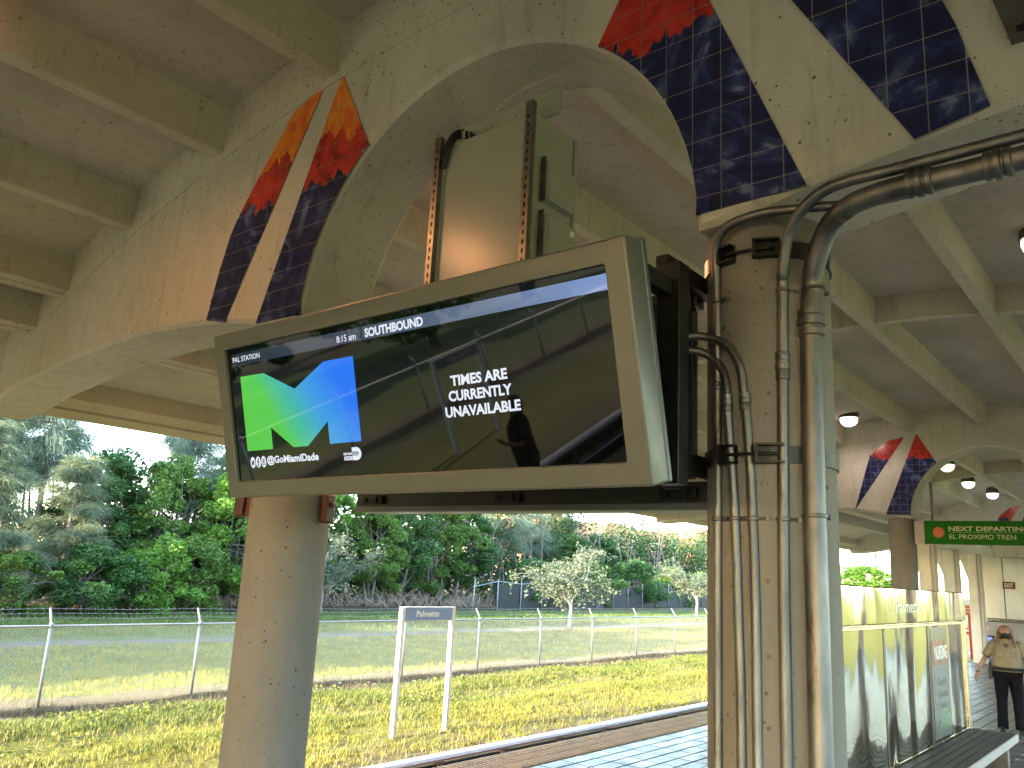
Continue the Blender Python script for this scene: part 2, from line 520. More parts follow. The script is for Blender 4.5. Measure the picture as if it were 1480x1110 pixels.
# platform: slab, tiles, tactile strip
pf = bpy.data.objects.new('platform_floor', None); COL.objects.link(pf)
tag(pf, 'tiled platform floor with dark joints', kind='structure')
mb = MB(); mb.box(-60, 60, -2.62, 6.57, -.30, -.012); mb.box(-60, 60, 6.2, 6.52, -1.3, -.302); mb.box(-60, 60, -2.55, -2.2, -1.3, -.302)
mb.build('slab', m_floor_g, pf)
TX, TY = .42, .212
Y1 = 5.93
def tile_material():
    m, t, b = nt('glazed_floor_tile')
    p = position(t)
    f = noise(t, p, 1.1, 5, .6)
    c = ramp(t, f, [(.3, (.10, .088, .075)), (.7, (.145, .13, .114))])
    c = mix(t, c, (.30, .27, .23), math_(t, 'MULTIPLY', ramp(t, noise(t, p, 5, 7, .75, 1), [(.55, 0), (.75, 1)]), .6))
    t.links.new(c, b.inputs['Base Color'])
    rr = ramp(t, noise(t, p, 3, 5), [(.3, .26), (.7, .42)])
    t.links.new(rr, b.inputs['Roughness'])
    b.inputs['Specular IOR Level'].default_value = .2
    bump(t, b, noise(t, p, 25, 4), .12, .004)
    return m
m_tile_f = tile_material()
mb = MB(); mb.cbox(-TX / 2 + .006, TX / 2 - .006, -TY / 2 + .009, TY / 2 - .009, -.011, 0, .004)
t0 = mb.build('floor_tile', m_tile_f, pf)
tile_me = t0.data
bpy.data.objects.remove(t0)
rest = MB(); cnt = 0
camv = Vector((0, 0, H))
def in_view(P, marg=12):
    q = Vector(P) - camv
    z = q.dot(fw)
    if z < .2: return None
    x = 740 + 1182.3 * q.dot(rt) / z; y = 555 - 1182.3 * q.dot(up) / z
    return (x, y, z)
cells = []
for i in range(-48, 96):
    for j in range(40):
        cells.append((-4.0 + 0 + (i + .5) * TX + 0.0 + 4.0, Y1 - (j + .5) * TY, rnd.uniform(-.0012, .0012)))
vis = []
for c in cells:
    q = in_view(c)
    if q and 0 < q[0] < 1480 and q[1] < 1120 and (690 < q[0] < 1030 or q[0] > 1385) and q[1] > 940: vis.append((q[2], c))
vis.sort(); near = set(c for _, c in vis[:290])
V = []; F = []
for c in cells:
    if c in near:
        o = link('tile', tile_me, pf); o.location = c
    else:
        a, b_ = TX / 2 - .006, TY / 2 - .009; n0 = len(V)
        V += [(c[0] - a, c[1] - b_, 0 + c[2]), (c[0] + a, c[1] - b_, c[2]), (c[0] + a, c[1] + b_, c[2]), (c[0] - a, c[1] + b_, c[2])]
        V += [(v[0], v[1], -.011) for v in V[n0:n0 + 4]]
        F += [(n0, n0 + 1, n0 + 2, n0 + 3)] + [(n0 + k, n0 + 4 + k, n0 + 4 + (k + 1) % 4, n0 + (k + 1) % 4) for k in range(4)]
np_mesh('tiles', V, F, m_tile_f, pf, kind='stuff')

ts = thing('tactile_strip', 'ribbed yellow brown warning strip along the platform edge', 'warning strip', (0, 6.25, 0))
org = (0, 6.25, 0)
pan = None
for k in range(-24, 66):
    if pan is None:
        mb = MB(); mb.cbox(.004, .604, 5.945, 6.56, -.011, .006, .003); mb.cur = 1
        for q in range(8):
            xx = .04 + q * .075
            for s0, s1 in ((5.97, 6.14), (6.165, 6.34), (6.365, 6.535)):
                mb.cbox(xx, xx + .026, s0, s1, .005, .014, .004)
        pan = mb.build('panel', [m_tactile, m_tacrib], ts, org)
        pan.location.x = k * .608
    else:
        c = pan.copy(); COL.objects.link(c); c.location.x = k * .608

# ------------------------------------------------------------------ canopy roof
roof = thing('canopy_roof', 'vaulted concrete canopy roof with ribs over the platform', 'canopy', (0, YC, H + 2))
org = (0, YC, H + 2)
BAYS = [(-13.49 - 3 * PITCH, -13.49 - 2 * PITCH - .66), (-13.49 - 2 * PITCH, -13.49 - PITCH - .66), (-13.49 - PITCH, -13.49 - .66), (-13.49, XF), (XB, XF + PITCH), (XB + PITCH, XF + 2 * PITCH)]  # two rearmost bays added out of view to cut light from behind
ys = np.linspace(YC - 8.3, YC + 8.3, 47)
RIBS = [0, 1.58, 3.16, 4.74, 6.1, 6.86]
for bi, (x0, x1) in enumerate(BAYS):
    mb = MB()
    a = x0 - .2; b_ = x1 + .2
    poly = [(y, slab(y)) for y in ys] + [(y, slab(y) + .16) for y in ys[::-1]]
    mb.prism(poly, 0, a + .002, b_ - .002)
    mb.build('slab', m_roof, roof, org, angle=.5)
    for k in range(-5, 6):
        y = YC + math.copysign(RIBS[abs(k)], k); dep = (.445, .43, .41, .37, .36, .36)[abs(k)]
        mb = MB(); zt = slab(y)
        w0, w1 = (.082, .105) if abs(k) < 4 else (.125, .135)
        zb = zt - dep
        if abs(k) >= 4:
            mb.prism([(y - w1, zt + .08), (y - w0, zb + .02), (y - .02, zb - .01), (y - .02, zb + .03), (y + .005, zb + .03), (y + .005, zb - .012), (y + w0, zb - .03), (y + w1, zt + .08)] if k > 0 else
                     [(y - w1, zt + .08), (y - w0, zb - .03), (y - .005, zb - .012), (y - .005, zb + .03), (y + .02, zb + .03), (y + .02, zb - .01), (y + w0, zb + .02), (y + w1, zt + .08)], 0, x0 - .15, x1 + .15)
        else:
            c_ = .012
            mb.prism([(y - w1, zt + .08), (y - w0, zb + c_), (y - w0 + c_, zb), (y + w0 - c_, zb), (y + w0, zb + c_), (y + w1, zt + .08)], 0, x0 - .15, x1 + .15)
        mb.build('rib', m_roof, roof, org)
    xm = x0 + 8.35
    yy = np.linspace(YC - 6.8, YC + 6.8, 33)
    mb = MB()
    mb.prism([(y, slab(y) - .385 + .02 * abs((y - YC) / 6)) for y in yy] + [(y, slab(y) + .06) for y in yy[::-1]], 0, xm - .075, xm + .075)
    mb.build('purlin', m_roof, roof, org)
X0, X1 = BAYS[0][0], BAYS[-1][1] + .9
for sg in (1, -1):
    def Q(u, z): return (YC + sg * u, H + z)
    mb = MB()
    mb.prism([Q(8.1, 2.40), Q(8.1, 1.97), Q(8.32, 1.87), Q(8.32, 1.92), Q(8.36, 1.92), Q(8.36, 1.84), Q(8.55, 1.76), Q(8.6, 1.76), Q(8.6, 2.40)], 0, X0, X1)
    mb.build('edge_fascia', m_edge, roof, org)

# ------------------------------------------------------------------ arched frames
def catmull(P, n=6):
    out = []
    for i in range(len(P) - 1):
        p0 = np.array(P[max(0, i - 1)]); p1 = np.array(P[i]); p2 = np.array(P[i + 1]); p3 = np.array(P[min(len(P) - 1, i + 2)])
        for k in range(n):
            t = k / n
            out.append(tuple(.5 * (2 * p1 + (p2 - p0) * t + (2 * p0 - 5 * p1 + 4 * p2 - p3) * t * t + (3 * p1 - p0 - 3 * p2 + p3) * t ** 3)))
    out.append(tuple(P[-1]))
    return out
WING = catmull([(11.9, 1.62), (11.35, 1.655), (10.86, 1.725), (10.4, 1.815), (9.74, 1.885), (9.07, 1.955), (8.15, 2.005), (7.59, 2.02), (6.6, 1.965), (6.03, 1.90), (5.6, 1.825), (5.32, 1.765)], 5) + [(5.2, 1.745), (5.05, 1.735)]
RA, ZA = 1.64, 1.735
ARC = [(YC + RA * math.cos(a), ZA + .995 * RA * math.sin(a)) for a in np.linspace(0, PI, 41)]
BOT = WING[:-1] + ARC + [(2 * YC - y, z) for y, z in WING[::-1][1:]]
def offset_curve(P, dd):
    out = []
    for i in range(len(P)):
        a = np.array(P[max(0, i - 1)]); b_ = np.array(P[min(len(P) - 1, i + 1)])
        t = b_ - a; t = t / (np.linalg.norm(t) + 1e-9)
        nrm = np.array([-t[1], t[0]])       # curve runs towards -y; this normal points up into the beam
        nrm = -nrm if nrm[1] < 0 and abs(nrm[1]) > .3 else nrm
        out.append((P[i][0] + nrm[0] * dd, P[i][1] + nrm[1] * dd))
    return out
def beam_mesh():
    B = BOT
    # outward normal of the opening: for the arch point away from its centre, for the wings point up
    O = []
    for i, (y, z) in enumerate(B):
        if abs(y - YC) <= RA + 1e-6:
            v = np.array([y - YC, z - ZA]); v /= np.linalg.norm(v) + 1e-9
            if z < ZA + .03: v = np.array([math.copysign(.75, y - YC), .66])
        else:
            a = np.array(B[i - 1] if i else B[0]); c = np.array(B[i + 1] if i + 1 < len(B) else B[-1])
            t = c - a; t /= np.linalg.norm(t) + 1e-9
            v = np.array([-t[1], t[0]]); v = v if v[1] > 0 else -v
        O.append((y + v[0] * .035, z + v[1] * .035))
    O[0] = (B[0][0], O[0][1]); O[-1] = (B[-1][0], O[-1][1])
    n = len(B)
    topy = np.linspace(B[-1][0], B[0][0], 61)
    top = [(y, slab(y) - H + .06) for y in topy]
    mb = MB()
    L0 = [(XF, y, z + H) for y, z in O]; L1 = [(XF + .03, y, z + H) for y, z in B]; L2 = [(XB - .03, y, z + H) for y, z in B]; L3 = [(XB, y, z + H) for y, z in O]
    T0 = [(XF, y, z + H) for y, z in top]; T1 = [(XB, y, z + H) for y, z in top]
    vs_ = L0 + L1 + L2 + L3 + T0 + T1
    fs = []
    for k in range(3):
        for i in range(n - 1): fs.append((k * n + i, k * n + i + 1, (k + 1) * n + i + 1, (k + 1) * n + i))
    m_ = len(top); a = 4 * n; b_ = a + m_
    fs.append(tuple(range(0, n)) + tuple(range(a, a + m_)))
    fs.append(tuple(range(3 * n, 4 * n)) + tuple(range(b_, b_ + m_)))
    for i in range(m_ - 1): fs.append((a + i, a + i + 1, b_ + i + 1, b_ + i))
    fs.append((0, n, 2 * n, 3 * n, b_ + m_ - 1, a + m_ - 1)); fs.append((n - 1, 2 * n - 1, 3 * n - 1, 4 * n - 1, b_, a))
    mb.add(vs_, fs)
    return mb
org = (XCOL, YC, 0)
frames = []
FX = [0, PITCH, 2 * PITCH, -PITCH, -2 * PITCH, -3 * PITCH]
FLAB = ['arched concrete frame with coloured tile bands behind the hanging display', 'arched concrete frame with small tile bands above the green sign',
        'farthest arched concrete frame behind the green sign', 'arched concrete frame behind the photographer', 'second arched concrete frame behind the photographer', 'third arched concrete frame, added behind the photographer under the extended roof']
for i, dx in enumerate(FX):
    fr = thing('arched_frame', FLAB[i], 'arched beam', (XCOL + dx, YC, 0), 'arched frames under the canopy')
    if i == 0:
        bm0 = beam_mesh().build('beam', m_conc, fr, org, angle=.45)
        ub = MB()
        yb = np.linspace(YC - 6.4, YC + 6.4, 57)
        poly = [(y, slab(y) - .50 + .05 * (abs(y - YC) / 7) ** 2) for y in yb] + [(y, slab(y) + .03) for y in yb[::-1]]
        ub.prism(poly, 0, XF - .012, XF + .02); ub.prism(poly, 0, XB - .02, XB + .012)
        ub0 = ub.build('upper_band', m_conc, fr, org)
        # thickened capitals over the two columns
    else:
        for s_ in (bm0, ub0):
            c = s_.copy(); COL.objects.link(c); c.parent = fr
    frames.append(fr)

# tile bands of the near frame: outline polygons in (y, z above the camera)
arcL = [(YC + (RA + .015) * math.cos(a), ZA + (RA + .01) * math.sin(a)) for a in np.linspace(R(2.5), R(51.5), 14)]
def mir(P): return [(2 * YC - y, z) for y, z in P]
BAND_A = [(5.61, 1.825), (4.83, 3.77), (4.42, 3.035)] + arcL[::-1] + [(5.05, 1.81)]
BAND_B = [(6.08, 1.91), (5.105, 3.66), (5.08, 3.735), (5.43, 3.655), (5.62, 3.43), (5.95, 3.025), (6.09, 2.84), (6.17, 2.70), (6.27, 2.395), (6.372, 1.972)]
def clip_cell(poly, y0, y1, z0, z1):
    def cut(P, ax, val, keep_less):
        out = []
        for i in range(len(P)):
            a = P[i]; b_ = P[(i + 1) % len(P)]
            ia = a[ax] <= val if keep_less else a[ax] >= val
            ib = b_[ax] <= val if keep_less else b_[ax] >= val
            if ia: out.append(a)
            if ia != ib:
                t = (val - a[ax]) / (b_[ax] - a[ax])
                out.append((a[0] + t * (b_[0] - a[0]), a[1] + t * (b_[1] - a[1])))
        return out
    P = cut(poly, 0, y0, False)
    if P: P = cut(P, 0, y1, True)
    if P: P = cut(P, 1, z0, False)
    if P: P = cut(P, 1, z1, True)
    Q = []
    for p in P:
        if not Q or abs(p[0] - Q[-1][0]) + abs(p[1] - Q[-1][1]) > 1e-4: Q.append(p)
    if len(Q) > 1 and abs(Q[0][0] - Q[-1][0]) + abs(Q[0][1] - Q[-1][1]) < 1e-4: Q.pop()
    if len(Q) < 3: return None
    A = .5 * abs(sum(Q[i][0] * Q[(i + 1) % len(Q)][1] - Q[(i + 1) % len(Q)][0] * Q[i][1] for i in range(len(Q))))
    return Q if A > 2.5e-4 else None

def mural(name, t_or, t_red):
    """painted glaze: orange, red and navy zones by height with ragged edges, pale brush swirls on the navy"""
    m, t, b = nt(name)
    p = position(t)
    sep = t.nodes.new('ShaderNodeSeparateXYZ'); t.links.new(p, sep.inputs[0])
    wob = math_(t, 'MULTIPLY', math_(t, 'SUBTRACT', noise(t, position(t, (6, 6, 2.2)), 1.0, 4, .6), .5), .7)
    z = math_(t, 'ADD', sep.outputs[2], wob)
    sw = noise(t, p, 2.1, 4, .55, 2.8)
    navy = ramp(t, sw, [(.36, (.010, .010, .036)), (.50, (.018, .021, .10)), (.57, (.04, .05, .17)), (.64, (.17, .21, .34)), (.70, (.028, .034, .12))])
    navy = mix(t, navy, (.010, .012, .065), ramp(t, noise(t, p, .9, 2), [(.42, 1), (.56, 0)]))
    redf = noise(t, p, 4, 4, .6, 1.5)
    red = ramp(t, redf, [(.3, (.16, .008, .006)), (.5, (.50, .028, .016)), (.7, (.62, .045, .02))])
    orf = noise(t, p, 6, 3, .5, 1)
    ora = ramp(t, orf, [(.35, (.75, .12, .012)), (.65, (.85, .26, .02))])
    def edge(level):
        return ramp(t, math_(t, 'ADD', math_(t, 'MULTIPLY', math_(t, 'SUBTRACT', z, level), 12.0), .5), [(.42, 0), (.58, 1)])
    c = mix(t, navy, red, edge(t_red))
    c = mix(t, c, ora, edge(t_or))
    t.links.new(c, b.inputs['Base Color'])
    b.inputs['Roughness'].default_value = .16
    b.inputs['Specular IOR Level'].default_value = .55
    bump(t, b, noise(t, p, 9, 3), .10, .01)
    return m
mu_l = mural('glazed_mural_left', H + 3.24, H + 2.87)
mu_r = mural('glazed_mural_right', H + 3.65, H + 2.93)
mu_far = mural('glazed_mural_far', H + 9, H + 3.18)
GRID = .1585
def tile_band(fr, poly, m, label, stuff=False, ox=0.0):
    org = (XCOL + ox, YC, 0)
    g = MB(); g.prism([(y, z + H) for y, z in poly], 0, XF - .0085 + ox, XF + .01 + ox)
    root = g.build('tile_band', m_grout, fr, org)
    root['label'] = label
    y0 = min(p[0] for p in poly); y1 = max(p[0] for p in poly); z0 = min(p[1] for p in poly); z1 = max(p[1] for p in poly)
    y = math.floor((y0 - .045) / GRID) * GRID + .045
    allm = MB(); n = 0
    while y < y1:
        z = 1.90 + math.floor((z0 - 1.90) / GRID) * GRID
        while z < z1:
            Q = clip_cell(poly, y + .0026, y + GRID - .0026, z + .0026, z + GRID - .0026)
            if Q:
                dz = rnd.uniform(0, .0025)
                (allm if stuff else MB())
                tm = allm if stuff else MB()
                tm.prism([(a, c + H) for a, c in Q], 0, XF - .0105 - dz * .4 + ox, XF - .003 + ox)
                if not stuff: tm.build('tile', m, root, org)
                n += 1
            z += GRID
        y += GRID
    if stuff:
        o = allm.build('tiles', m, root, org); o['kind'] = 'stuff'
    return n
ntl = 0
ntl += tile_band(frames[0], BAND_A, mu_l, 'wide orange, red and navy tile band left of the arch')
ntl += tile_band(frames[0], BAND_B, mu_l, 'narrow orange, red and navy tile band farthest left')
ntl += tile_band(frames[0], mir(BAND_A), mu_r, 'red and navy tile band right of the arch')
ntl += tile_band(frames[0], mir(BAND_B), mu_r, 'navy tile band above the conduits')
FAR_A = BAND_A
FAR_B = [(6.32, 1.95), (5.10, 3.70), (5.50, 3.62), (5.92, 3.26), (6.02, 2.95)]
for k in (1, 2):
    tile_band(frames[k], FAR_A, mu_far, 'wide red and navy tile band left of the arch', True, k * PITCH)
    tile_band(frames[k], FAR_B, mu_far, 'pointed red and navy tile band', True, k * PITCH)
    tile_band(frames[k], mir(FAR_A), mu_far, 'wide red and navy tile band right of the arch', True, k * PITCH)
    tile_band(frames[k], mir(FAR_B), mu_far, 'pointed red and navy tile band far right', True, k * PITCH)

# ------------------------------------------------------------------ columns
CL = {(0, 0): 'round concrete column with conduits in front of the info kiosk', (0, 1): 'round concrete column under the left end of the hanging display',
      (1, 1): 'round concrete column behind the steel kiosk, left of the green sign', (1, 0): 'round concrete column at the right end of the green sign',
      (2, 1): 'round concrete column farthest away, right of the exit sign', (2, 0): 'round concrete column farthest away on the right row'}
col_me = None
for i, dx in enumerate(FX):
    for j, y in enumerate((YR, YL)):
        lab = CL.get((i, j), 'round concrete column behind the photographer')
        if col_me is None:
            mb = MB(); mb.lathe([(.305, 0), (.302, .02), (.300, 1.2), (.300, H + 1.745)], n=64)
            o = mb.build('column', m_col, angle=.5); col_me = o.data
        else:
            o = link('column', col_me)
        o.location = (XCOL + dx, y, 0)
        tag(o, lab, 'column', 'round columns under the canopy')

# ------------------------------------------------------------------ conduits on the near right column
def smooth_path(P, n=5): return catmull([tuple(p) for p in P], n)
def ring(mb, p, axis, r, h, n=16):
    mb.lathe([(r, -h / 2), (r, h / 2)], p, axis, n)
def conduit(label, path, r, couplings=(), straps=(), mat_=m_galv, dark=None):
    P = [Vector((x, y, z + H)) for x, y, z in smooth_path(path)]
    P[0].z = max(P[0].z, 0.0)
    base = tuple(P[0])
    t = thing('conduit', label, 'conduit', base, 'steel conduits on the near column')
    mb = MB()
    k = len(P)
    if dark:            # a darker flexible length from this height on
        k = next(i for i, p in enumerate(P) if p.z > dark + H)
        mb2 = MB(); mb2.tube(P[k - 1:], r * .93, 12)
        mb2.build('flexible_pipe', m_galv_d, t, base, smooth=True)
    mb.tube(P[:k], r, 14)
    mb.build('pipe', mat_, t, base, angle=.7)
    for z, L in couplings:
        i = min(range(len(P)), key=lambda q: abs(P[q].z - z - H) + (10 if q > k + 2 else 0))
        p = P[i]; ax = 2
        if isinstance(L, tuple):
            i = min(range(len(P)), key=lambda q: abs(P[q].y - z)); p = P[i]; L = L[0]; ax = 1
        else:
            p = Vector((p.x, p.y, z + H))
        mb = MB()
        e = r * .22
        mb.lathe([(r + e * .3, -L / 2), (r + e, -L / 2 + .004), (r + e, -L / 4), (r + e * .4, -L / 4 + .006), (r + e * .4, -L / 8), (r + e * 1.4, -L / 8 + .004),
                  (r + e * 1.4, L / 8), (r + e * .5, L / 8 + .004), (r + e * .5, L / 4), (r + e, L / 4 + .004), (r + e, L / 2 - .003), (r + e * .2, L / 2)], tuple(p), ax, 18)
        mb.build('coupling', m_galv, t, base, angle=.6)
    for z in straps:
        i = min(range(len(P)), key=lambda q: abs(P[q].z - z - H)); p = Vector((P[i].x, P[i].y, z + H))
        rad = Vector((p.x - XCOL, p.y - YR, 0)).normalized(); tg = Vector((-rad.y, rad.x, 0))
        if tg.y > 0: tg = -tg
        mb = MB()
        mb.lathe([(r + .002, -.009), (r + .007, -.006), (r + .007, .006), (r + .002, .009)], tuple(p), 2, 18)
        q = p - rad * (r * .5); a = q + tg * (r * .6); b_ = q + tg * (r + .045)
        mb.tube([a, b_], [.013, .011], 8)
        mb.tube([b_ - rad * .012, b_ + rad * .016], .010, 6)
        mb.build('strap', m_galv_d, t, base, angle=.6)
    return t
conduit('thin conduit at the left edge of the near column bending right under the beam',
        [(3.592, 1.692, -2.1), (3.590, 1.690, -.5), (3.588, 1.686, .45), (3.585, 1.684, 1.2), (3.575, 1.684, 1.48), (3.53, 1.665, 1.62), (3.497, 1.60, 1.69), (3.487, 1.50, 1.712), (3.487, 1.38, 1.715), (3.50, 1.19, 1.695), (3.60, .9, 1.70), (3.68, .3, 1.76), (3.68, -1.2, 1.80)],
        .0225, ((.95, .09),), (1.35, .29))
conduit('second conduit from the left, with the lower dark flexible bend to the display',
        [(3.561, 1.566, -2.1), (3.561, 1.569, -.6), (3.561, 1.577, -.17), (3.560, 1.589, .29), (3.562, 1.622, .774), (3.566, 1.628, .90), (3.575, 1.655, 1.0), (3.56, 1.735, 1.085), (3.50, 1.83, 1.105), (3.40, 1.90, 1.08), (3.1, 1.92, 1.0)],
        .0225, ((.83, .085),), (.29,), dark=.87)
conduit('third conduit from the left, with the upper dark flexible bend to the display',
        [(3.564, 1.497, -2.1), (3.564, 1.499, -.6), (3.564, 1.50, -.01), (3.562, 1.512, .444), (3.560, 1.53, .765), (3.555, 1.54, .88), (3.552, 1.556, 1.0), (3.555, 1.62, 1.11), (3.545, 1.73, 1.168), (3.48, 1.82, 1.165), (3.38, 1.90, 1.13), (3.05, 1.93, 1.05)],
        .0225, ((.83, .085),), (.29,), dark=.88)
conduit('middle conduit bending right along the beam, above the thickest one',
        [(3.596, 1.392, -2.1), (3.599, 1.386, -.15), (3.604, 1.380, .45), (3.607, 1.374, .9), (3.612, 1.366, 1.36), (3.58, 1.352, 1.44), (3.52, 1.297, 1.595), (3.47, 1.211, 1.68), (3.445, 1.11, 1.732), (3.43, .985, 1.745), (3.43, .787, 1.745), (3.43, .337, 1.752), (3.43, -.6, 1.765), (3.43, -1.2, 1.77)],
        .0265, ((.985, .12), (1.045, .03)), (1.36, .29))
conduit('thickest conduit on the near column bending right along the beam',
        [(3.664, 1.272, -2.1), (3.669, 1.268, -.14), (3.670, 1.267, .45), (3.678, 1.261, 1.19), (3.692, 1.25, 1.365), (3.66, 1.234, 1.455), (3.58, 1.141, 1.605), (3.50, 1.022, 1.652), (3.46, .88, 1.665), (3.44, .711, 1.663), (3.44, .532, 1.661), (3.44, .341, 1.665), (3.44, -.6, 1.69), (3.44, -1.2, 1.70)],
        .049, ((1.20, .13), (.711, (.10,)), (.385, (.10,))), (1.37, .31))

def clamp(label, z0, z1, right_tab):
    t = thing('column_clamp', label, 'clamp band', (XCOL, YR, H + z0), 'steel bands round the near column')
    org = (XCOL, YR, H + z0)
    mb = MB()
    a0, a1 = R(-158), R(166)
    n = 60
    pts = [a0 + (a1 - a0) * i / n for i in range(n + 1)]
    vs_ = []
    for a in pts:
        for rr, zz in ((.301, z0), (.312, z0), (.312, z1), (.301, z1)):
            vs_.append((XCOL + rr * math.cos(a), YR + rr * math.sin(a), H + zz))
    fs = []
    for i in range(n):
        for k in range(4): fs.append((i * 4 + k, i * 4 + (k + 1) % 4, i * 4 + 4 + (k + 1) % 4, i * 4 + 4 + k))
    fs += [(0, 1, 2, 3), (n * 4 + 3, n * 4 + 2, n * 4 + 1, n * 4)]
    mb.add(vs_, fs)
    mb.build('band', m_dark, t, org, angle=.6)
    zc = (z0 + z1) / 2
    for a, w in ((R(-158), .06), (R(167), .035)):
        c = Vector((XCOL + .325 * math.cos(a), YR + .325 * math.sin(a), H + zc))
        rad = Vector((math.cos(a), math.sin(a), 0)); tg = Vector((-rad.y, rad.x, 0))
        mb = MB()
        def P(u, v, w_): return c + tg * u + rad * v + Vector((0, 0, w_))
        for zz in (-.043, .036):
            vv = [P(-w, -.02, zz), P(w, -.02, zz), P(w, .025, zz), P(-w, .025, zz)]
            mb.add(vv + [q + Vector((0, 0, .010)) for q in vv], [(3, 2, 1, 0), (4, 5, 6, 7), (0, 1, 5, 4), (1, 2, 6, 5), (2, 3, 7, 6), (3, 0, 4, 7)])
        e = -w if a < 0 else -w
        vv = [P(e - .008, -.02, -.043), P(e + .006, -.02, -.043), P(e + .006, .028, -.043), P(e - .008, .028, -.043)]
        mb.add(vv + [q + Vector((0, 0, .089)) for q in vv], [(3, 2, 1, 0), (4, 5, 6, 7), (0, 1, 5, 4), (1, 2, 6, 5), (2, 3, 7, 6), (3, 0, 4, 7)])
        vv = [P(-w, -.024, -.043), P(w, -.024, -.043), P(w, -.014, -.043), P(-w, -.014, -.043)]
        mb.add(vv + [q + Vector((0, 0, .089)) for q in vv], [(3, 2, 1, 0), (4, 5, 6, 7), (0, 1, 5, 4), (1, 2, 6, 5), (2, 3, 7, 6), (3, 0, 4, 7)])
        mb.build('buckle', m_black, t, org)
    mb = MB()
    P = [Vector((XCOL + .328 * math.cos(a), YR + .328 * math.sin(a), H + zc)) for a in np.linspace(R(160), R(208), 8)]
    mb.tube(P, .0075, 8)
    mb.build('bolt', m_black, t, org, smooth=True)
clamp('upper dark steel band round the near column below the beam', 1.525, 1.61, 0)
clamp('lower dark steel band round the near column beside the display', .54, .62, 0)

# ------------------------------------------------------------------ hanging display
TILT = R(14.61)
st, ct = math.sin(TILT), math.cos(TILT)
MW, MH, MD = 2.926, .9905, .16
rot = Matrix(((0, -st, -ct), (-1, 0, 0), (0, ct, -st)))      # local x along the face, y up the face, z out of the face
disp = thing('hanging_display', 'large tilted grey train display with a black screen and an M logo', 'display', (2.8025, 4.512, H + .3495), None, rot)
mb = MB()      # frame front: rounded ring with an opening
ox0, ox1, oy0, oy1 = .0975, 2.824, .0935, .897
e = .012
def rect(x0, x1, y0, y1, z): return [(x0, y0, z), (x1, y0, z), (x1, y1, z), (x0, y1, z)]
def rrect(x0, x1, y0, y1, z, r, n=4):
    out = []
    for cx, cy, a0 in ((x1 - r, y0 + r, -90), (x1 - r, y1 - r, 0), (x0 + r, y1 - r, 90), (x0 + r, y0 + r, 180)):
        for k in range(n + 1):
            a = R(a0 + 90 * k / n); out.append((cx + r * math.cos(a), cy + r * math.sin(a), z))
    return out
rings_ = [rrect(0, MW, 0, MH, -.125, .012), rrect(0, MW, 0, MH, -.012, .012), rrect(.003, MW - .003, .003, MH - .003, -.004, .012), rrect(.010, MW - .010, .010, MH - .010, 0, .012),
          rrect(ox0, ox1, oy0, oy1, 0, .014), rrect(ox0 + .004, ox1 - .004, oy0 + .004, oy1 - .004, -.004, .012), rrect(ox0 + .006, ox1 - .006, oy0 + .006, oy1 - .006, -.020, .012)]
n = len(rings_[0]); vs_ = sum(rings_, []); fs = []
for i in range(len(rings_) - 1):
    for k in range(n): fs.append((i * n + k, i * n + (k + 1) % n, (i + 1) * n + (k + 1) % n, (i + 1) * n + k))
mb.add(vs_, fs)
mb.build('frame', m_frame, disp, angle=.4)
mb = MB(); mb.box(.006, MW - .006, .006, MH - .006, -.1295, -.126)
mb.build('seam', m_black, disp)
mb = MB(); mb.cbox(-.001, MW + .001, -.001, MH + .001, -.165, -.130, .006)
mb.build('back_shell', m_frame_s, disp)
# screen glass
def glass():
    m, t, b = nt('black_screen_glass')
    b.inputs['Base Color'].default_value = (.0025, .003, .004, 1)
    b.inputs['Roughness'].default_value = .025
    b.inputs['IOR'].default_value = 1.45
    return m
m_screen = glass()
mb = MB(); mb.box(ox0 + .005, ox1 - .005, oy0 + .005, oy1 - .005, -.024, -.019)
scr = mb.build('screen', m_screen, disp)
def lit(name, col, k=1.0):
    m, t, b = nt(name)
    b.inputs['Base Color'].default_value = (.003, .003, .004, 1)
    b.inputs['Roughness'].default_value = .03
    b.inputs['IOR'].default_value = 1.4
    b.inputs['Emission Color'].default_value = (*col, 1)
    b.inputs['Emission Strength'].default_value = k * EM
    return m
m_hdr, t_, b_ = nt('header_light_and_sky_sheen')
p_ = position(t_); sp_ = t_.nodes.new('ShaderNodeSeparateXYZ'); t_.links.new(p_, sp_.inputs[0])
f_ = math_(t_, 'DIVIDE', math_(t_, 'SUBTRACT', 4.4, sp_.outputs[1]), 2.8)
c_ = ramp(t_, f_, [(0, (.018, .024, .035)), (.42, (.045, .060, .095)), (.75, (.12, .16, .27)), (1, (.20, .30, .62))])  # header light, with the sky's reflection painted in towards the right
b_.inputs['Base Color'].default_value = (.003, .003, .004, 1); b_.inputs['Roughness'].default_value = .03; b_.inputs['IOR'].default_value = 1.7
t_.links.new(c_, b_.inputs['Emission Color']); b_.inputs['Emission Strength'].default_value = EM
def plate(name, poly, z, m, parent=scr):
    mb = MB(); mb.prism(poly, 2, z - .0006, z)
    return mb.build(name, m, parent)
plate('header_bar', [(.145, .787), (2.818, .792), (2.818, .858), (.145, .858)], -.0180, m_hdr)
m_dkline = lit('screen_dark_line', (.012, .016, .024))
plate('divider', [(1.322, .790), (1.327, .790), (1.327, .857), (1.322, .857)], -.0172, m_dkline)
m_txt = lit('screen_white_light', (.80, .86, .95), 1.0)
put_text('station_text', 'PAL STATION', m_txt, scr, .158, .808, .275, .031, -.0168, .012)
put_text('clock_text', '8:15 am', m_txt, scr, 1.128, .800, .152, .036, -.0168, .012)
put_text('direction_text', 'SOUTHBOUND', m_txt, scr, 1.352, .799, .420, .047, -.0168, .038)
